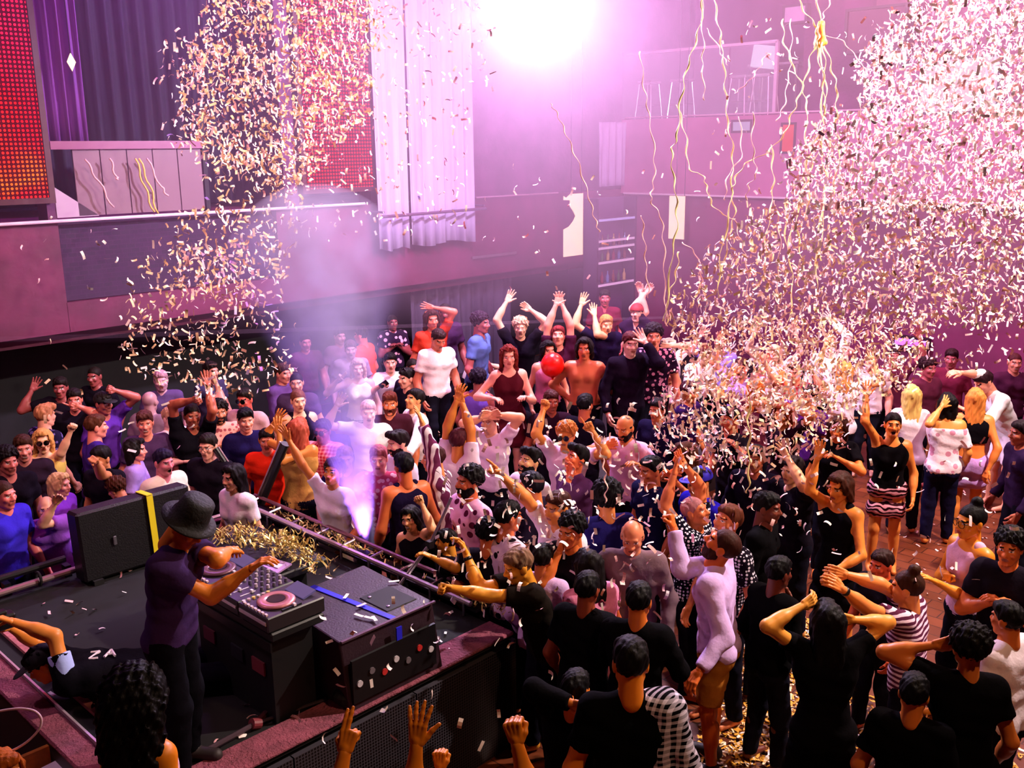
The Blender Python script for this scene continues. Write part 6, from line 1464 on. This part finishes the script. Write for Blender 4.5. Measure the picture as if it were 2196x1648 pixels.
# ------------------------------------------------------------------ lamps, haze and smoke
sc = bpy.context.scene
def lamp(kind, loc, energy, col, size=.1, aim=None, spot=60, blend=.5, name='stage_light_beam'):
    l = bpy.data.lights.new(name, kind); l.energy = energy; l.color = col[:3]; o = bpy.data.objects.new(name, l); C.objects.link(o); o.location = loc
    if kind == 'SPOT': l.spot_size = math.radians(spot); l.spot_blend = blend; l.shadow_soft_size = size
    elif kind == 'AREA': l.size = size
    else: l.shadow_soft_size = size
    if aim is not None: o.rotation_euler = (Vector(aim) - Vector(loc)).to_track_quat('-Z', 'Y').to_euler()
    return o
def fixture(loc, aim, label, lens=None):
    t = thing('stage_light', loc, label, 'stage light'); d = (Vector(aim) - Vector(loc)).normalized(); M = d.to_track_quat('-Z', 'Y').to_matrix()
    mb = MB(); mb.lathe([(.001, .3), (.1, .28), (.14, .1), (.15, -.04), (.135, -.04), (.13, -.02), (.001, -.02)], (0, 0, 0), M, 24); mb.build('head', blk2, t)
    if lens: mb = MB(); mb.lathe([(.001, -.026), (.125, -.026), (.125, -.03), (.001, -.034)], (0, 0, 0), M, 24); mb.build('lens', lens, t)
    mb = MB(); mb.tube([(-.18, 0, .0), (-.18, 0, .28), (.18, 0, .28), (.18, 0, 0)], .015, 6); mb.tube([(0, 0, .28), (0, 0, 9.0 - loc[2])], .02, 6); mb.build('yoke', blk, t); return t
LW = (1, .93, .98); 
P0 = at(1150, 14, 11.6)
fixture(P0, CAM, 'blinding white stage lamp high in the haze at the top centre', emis('#f4f4ff', 120, 'lamp_lens'))
lamp('POINT', P0 - (P0 - CAM).normalized() * .35, 2700, (.80, .64, 1), .12)
# rear wash over the crowd
lamp('SPOT', VW(1.0, 15.0, 7.8), 1000, (1, .42, .7), .3, VW(1, 10, 0), 120)
lamp('SPOT', VW(-5, 14.0, 7.5), 700, (.6, .2, 1), .3, VW(-4, 9.5, 1), 100)
# key from upper right, near the viewer's side
lamp('SPOT', VW(6.5, 7.2, 8.2), 5400, (1, .80, .70), .1, VW(.6, 9.9, 1), 76)
lamp('SPOT', VW(3.5, 2.5, 7.0), 560, (1, .55, .28), .1, VW(.4, 5.6, .8), 70)
lamp('SPOT', VW(-7.0, 5.5, 8.0), 650, (1, .55, .75), .15, VW(-3.2, 9.5, 1), 80)
lamp('SPOT', VW(5.0, 14.0, 8.4), 2400, (1, .6, .64), .2, VW(4.2, 9.6, 3), 80)
# magenta on the walls
lamp('SPOT', VW(-2.5, 6.5, 8.6), 520, (1, .08, .36), .4, VW(-4.5, 13, 3), 110)
lamp('SPOT', VW(3.0, 8.0, 8.6), 1700, (1, .16, .45), .4, VW(4, 17, 3.6), 110)
# right confetti burst
lamp('POINT', VW(7.2, 10.5, 7.2), 1000, (1, .66, .76), .3)
# left confetti column
lamp('SPOT', VW(-1.2, 6.0, 8.6), 1600, (1, .7, .5), .2, VW(-2.8, 9.5, 4.8), 50)

def haze(name, foot, z0, z1, dens, col, label, aniso=.3):
    N = len(foot); mb = MB(); V = [(p[0], p[1], z0) for p in foot] + [(p[0], p[1], z1) for p in foot]
    mb.add(V, [tuple(range(N))[::-1], tuple(range(N, 2 * N))] + [(i, (i + 1) % N, (i + 1) % N + N, i + N) for i in range(N)])
    m = bpy.data.materials.new(name); m.use_nodes = True; nt = m.node_tree; nt.nodes.clear(); o_ = nt.nodes.new('ShaderNodeOutputMaterial')
    v = nt.nodes.new('ShaderNodeVolumeScatter'); v.inputs['Color'].default_value = col; v.inputs['Density'].default_value = dens; v.inputs['Anisotropy'].default_value = aniso
    nt.links.new(v.outputs[0], o_.inputs['Volume']); o = mb.build(name, m); return tag(o, label, 'haze', None, 'stuff')
ft = [VW(-9, 9.8, 0), VW(9.5, 9.8, 0), VW(9.5, 12, 0), (LX + 12, BY - .45, 0), (LX + .75, BY - .45, 0), (LX + .75, 2.0, 0)]
HZD = .042
if HZD > 0: haze('stage_haze', [tuple(p) for p in ft], 2.5, 8.7, HZD, (1, .58, .86, 1), 'thin pink haze filling the upper half of the hall')
# purple smoke jet
JA, JB = -.094, -.09
jb = Vector((onY(791, 1205, SY1 + .32).x, SY1 + .32, .92))
tops = [at(740, 850, 8.9), at(735, 720, 9.3), at(720, 600, 9.6)]
m = bpy.data.materials.new('smoke'); m.use_nodes = True; nt = m.node_tree; nt.nodes.clear(); o_ = nt.nodes.new('ShaderNodeOutputMaterial'); v = nt.nodes.new('ShaderNodeVolumePrincipled')
v.inputs['Color'].default_value = (.82, .72, 1, 1); v.inputs['Anisotropy'].default_value = .2
tc = nt.nodes.new('ShaderNodeTexCoord'); nz = nd(nt, 'ShaderNodeTexNoise', Scale=3.2, Detail=3.0); lk(nt, tc.outputs['Object'], nz.inputs['Vector'])
def MT(op, a, b_=None, c_=None):
    n = nt.nodes.new('ShaderNodeMath'); n.operation = op
    for i, q in enumerate((a, b_, c_)):
        if q is None: continue
        if isinstance(q, (int, float)): n.inputs[i].default_value = q
        else: lk(nt, q, n.inputs[i])
    return n.outputs[0]
sp = nt.nodes.new('ShaderNodeSeparateXYZ'); lk(nt, tc.outputs['Object'], sp.inputs[0])
X_, Y_, Z_ = sp.outputs
# the plume leans as it rises and thins out toward its own edge
def lean(o, a1): return MT('SUBTRACT', o, MT('MULTIPLY', Z_, a1))
r2 = MT('SQRT', MT('ADD', MT('POWER', MT('ABSOLUTE', lean(X_, JA)), 2.0), MT('POWER', MT('ABSOLUTE', lean(Y_, JB)), 2.0)))
rr = MT('DIVIDE', r2, MT('ADD', MT('ADD', .075, MT('MULTIPLY', Z_, .15)), MT('MULTIPLY', MT('POWER', MT('MAXIMUM', Z_, 0.0), 2.0), .06)))
edge = MT('POWER', MT('MAXIMUM', MT('SUBTRACT', 1.0, rr), 0.0), 1.3)
thin = MT('DIVIDE', 1.0, MT('ADD', .045, MT('POWER', MT('MAXIMUM', Z_, 0.0), 1.7)))
nzr = nt.nodes.new('ShaderNodeMapRange'); nzr.inputs[1].default_value = .33; nzr.inputs[2].default_value = .7; nzr.inputs[3].default_value = .15; lk(nt, nz.outputs[0], nzr.inputs[0])
dn_ = MT('MULTIPLY', MT('MULTIPLY', edge, thin), MT('MULTIPLY', nzr.outputs[0], 11.0)); lk(nt, dn_, v.inputs['Density']); nt.links.new(v.outputs[0], o_.inputs['Volume'])
ax_ = lambda z: Vector((JA * z, JB * z, z))
V, Q = surf([P_cap(ax_(z), ax_(z + .6), .10 + .15 * z + .06 * z * z, .10 + .15 * (z + .6) + .06 * (z + .6) ** 2) for z in (0, .6, 1.2, 1.8)], .06, .03)
axis = [jb, jb + ax_(.8), jb + ax_(1.5), jb + ax_(2.2)]
o = mesh_np('smoke_jet', V, Q, [m]); o.location = jb; tag(o, 'jet of violet smoke shooting up and spreading behind the booth', 'smoke', None, 'stuff')
lamp('SPOT', jb + Vector((.12, -.12, -.02)), 700, (.38, .16, 1), .03, axis[3], 50, name='smoke_light')
lamp('SPOT', at(640, -260, 9.0) , 350, (.9, .82, 1), .1, axis[2], 26, name='smoke_light')  # added unseen spot above the frame, only brightens the plume
w = bpy.data.worlds.new('world'); sc.world = w; w.use_nodes = True; w.node_tree.nodes['Background'].inputs[0].default_value = (.05, .012, .06, 1); w.node_tree.nodes['Background'].inputs[1].default_value = .15
sc.view_settings.view_transform = 'Standard'; sc.view_settings.look = 'None'; sc.view_settings.gamma = 1; sc.view_settings.exposure = -0.15; sc.view_settings.use_curve_mapping = False
cy = sc.cycles; cy.max_bounces = 3; cy.diffuse_bounces = 2; cy.glossy_bounces = 1; cy.transparent_max_bounces = 8; cy.transmission_bounces = 2; cy.volume_bounces = 0
cy.volume_step_rate = .35; cy.volume_max_steps = 64; cy.use_denoising = True; cy.use_adaptive_sampling = True; cy.adaptive_threshold = .09; cy.adaptive_min_samples = 12; cy.sample_clamp_indirect = 4; cy.caustics_reflective = False; cy.caustics_refractive = False
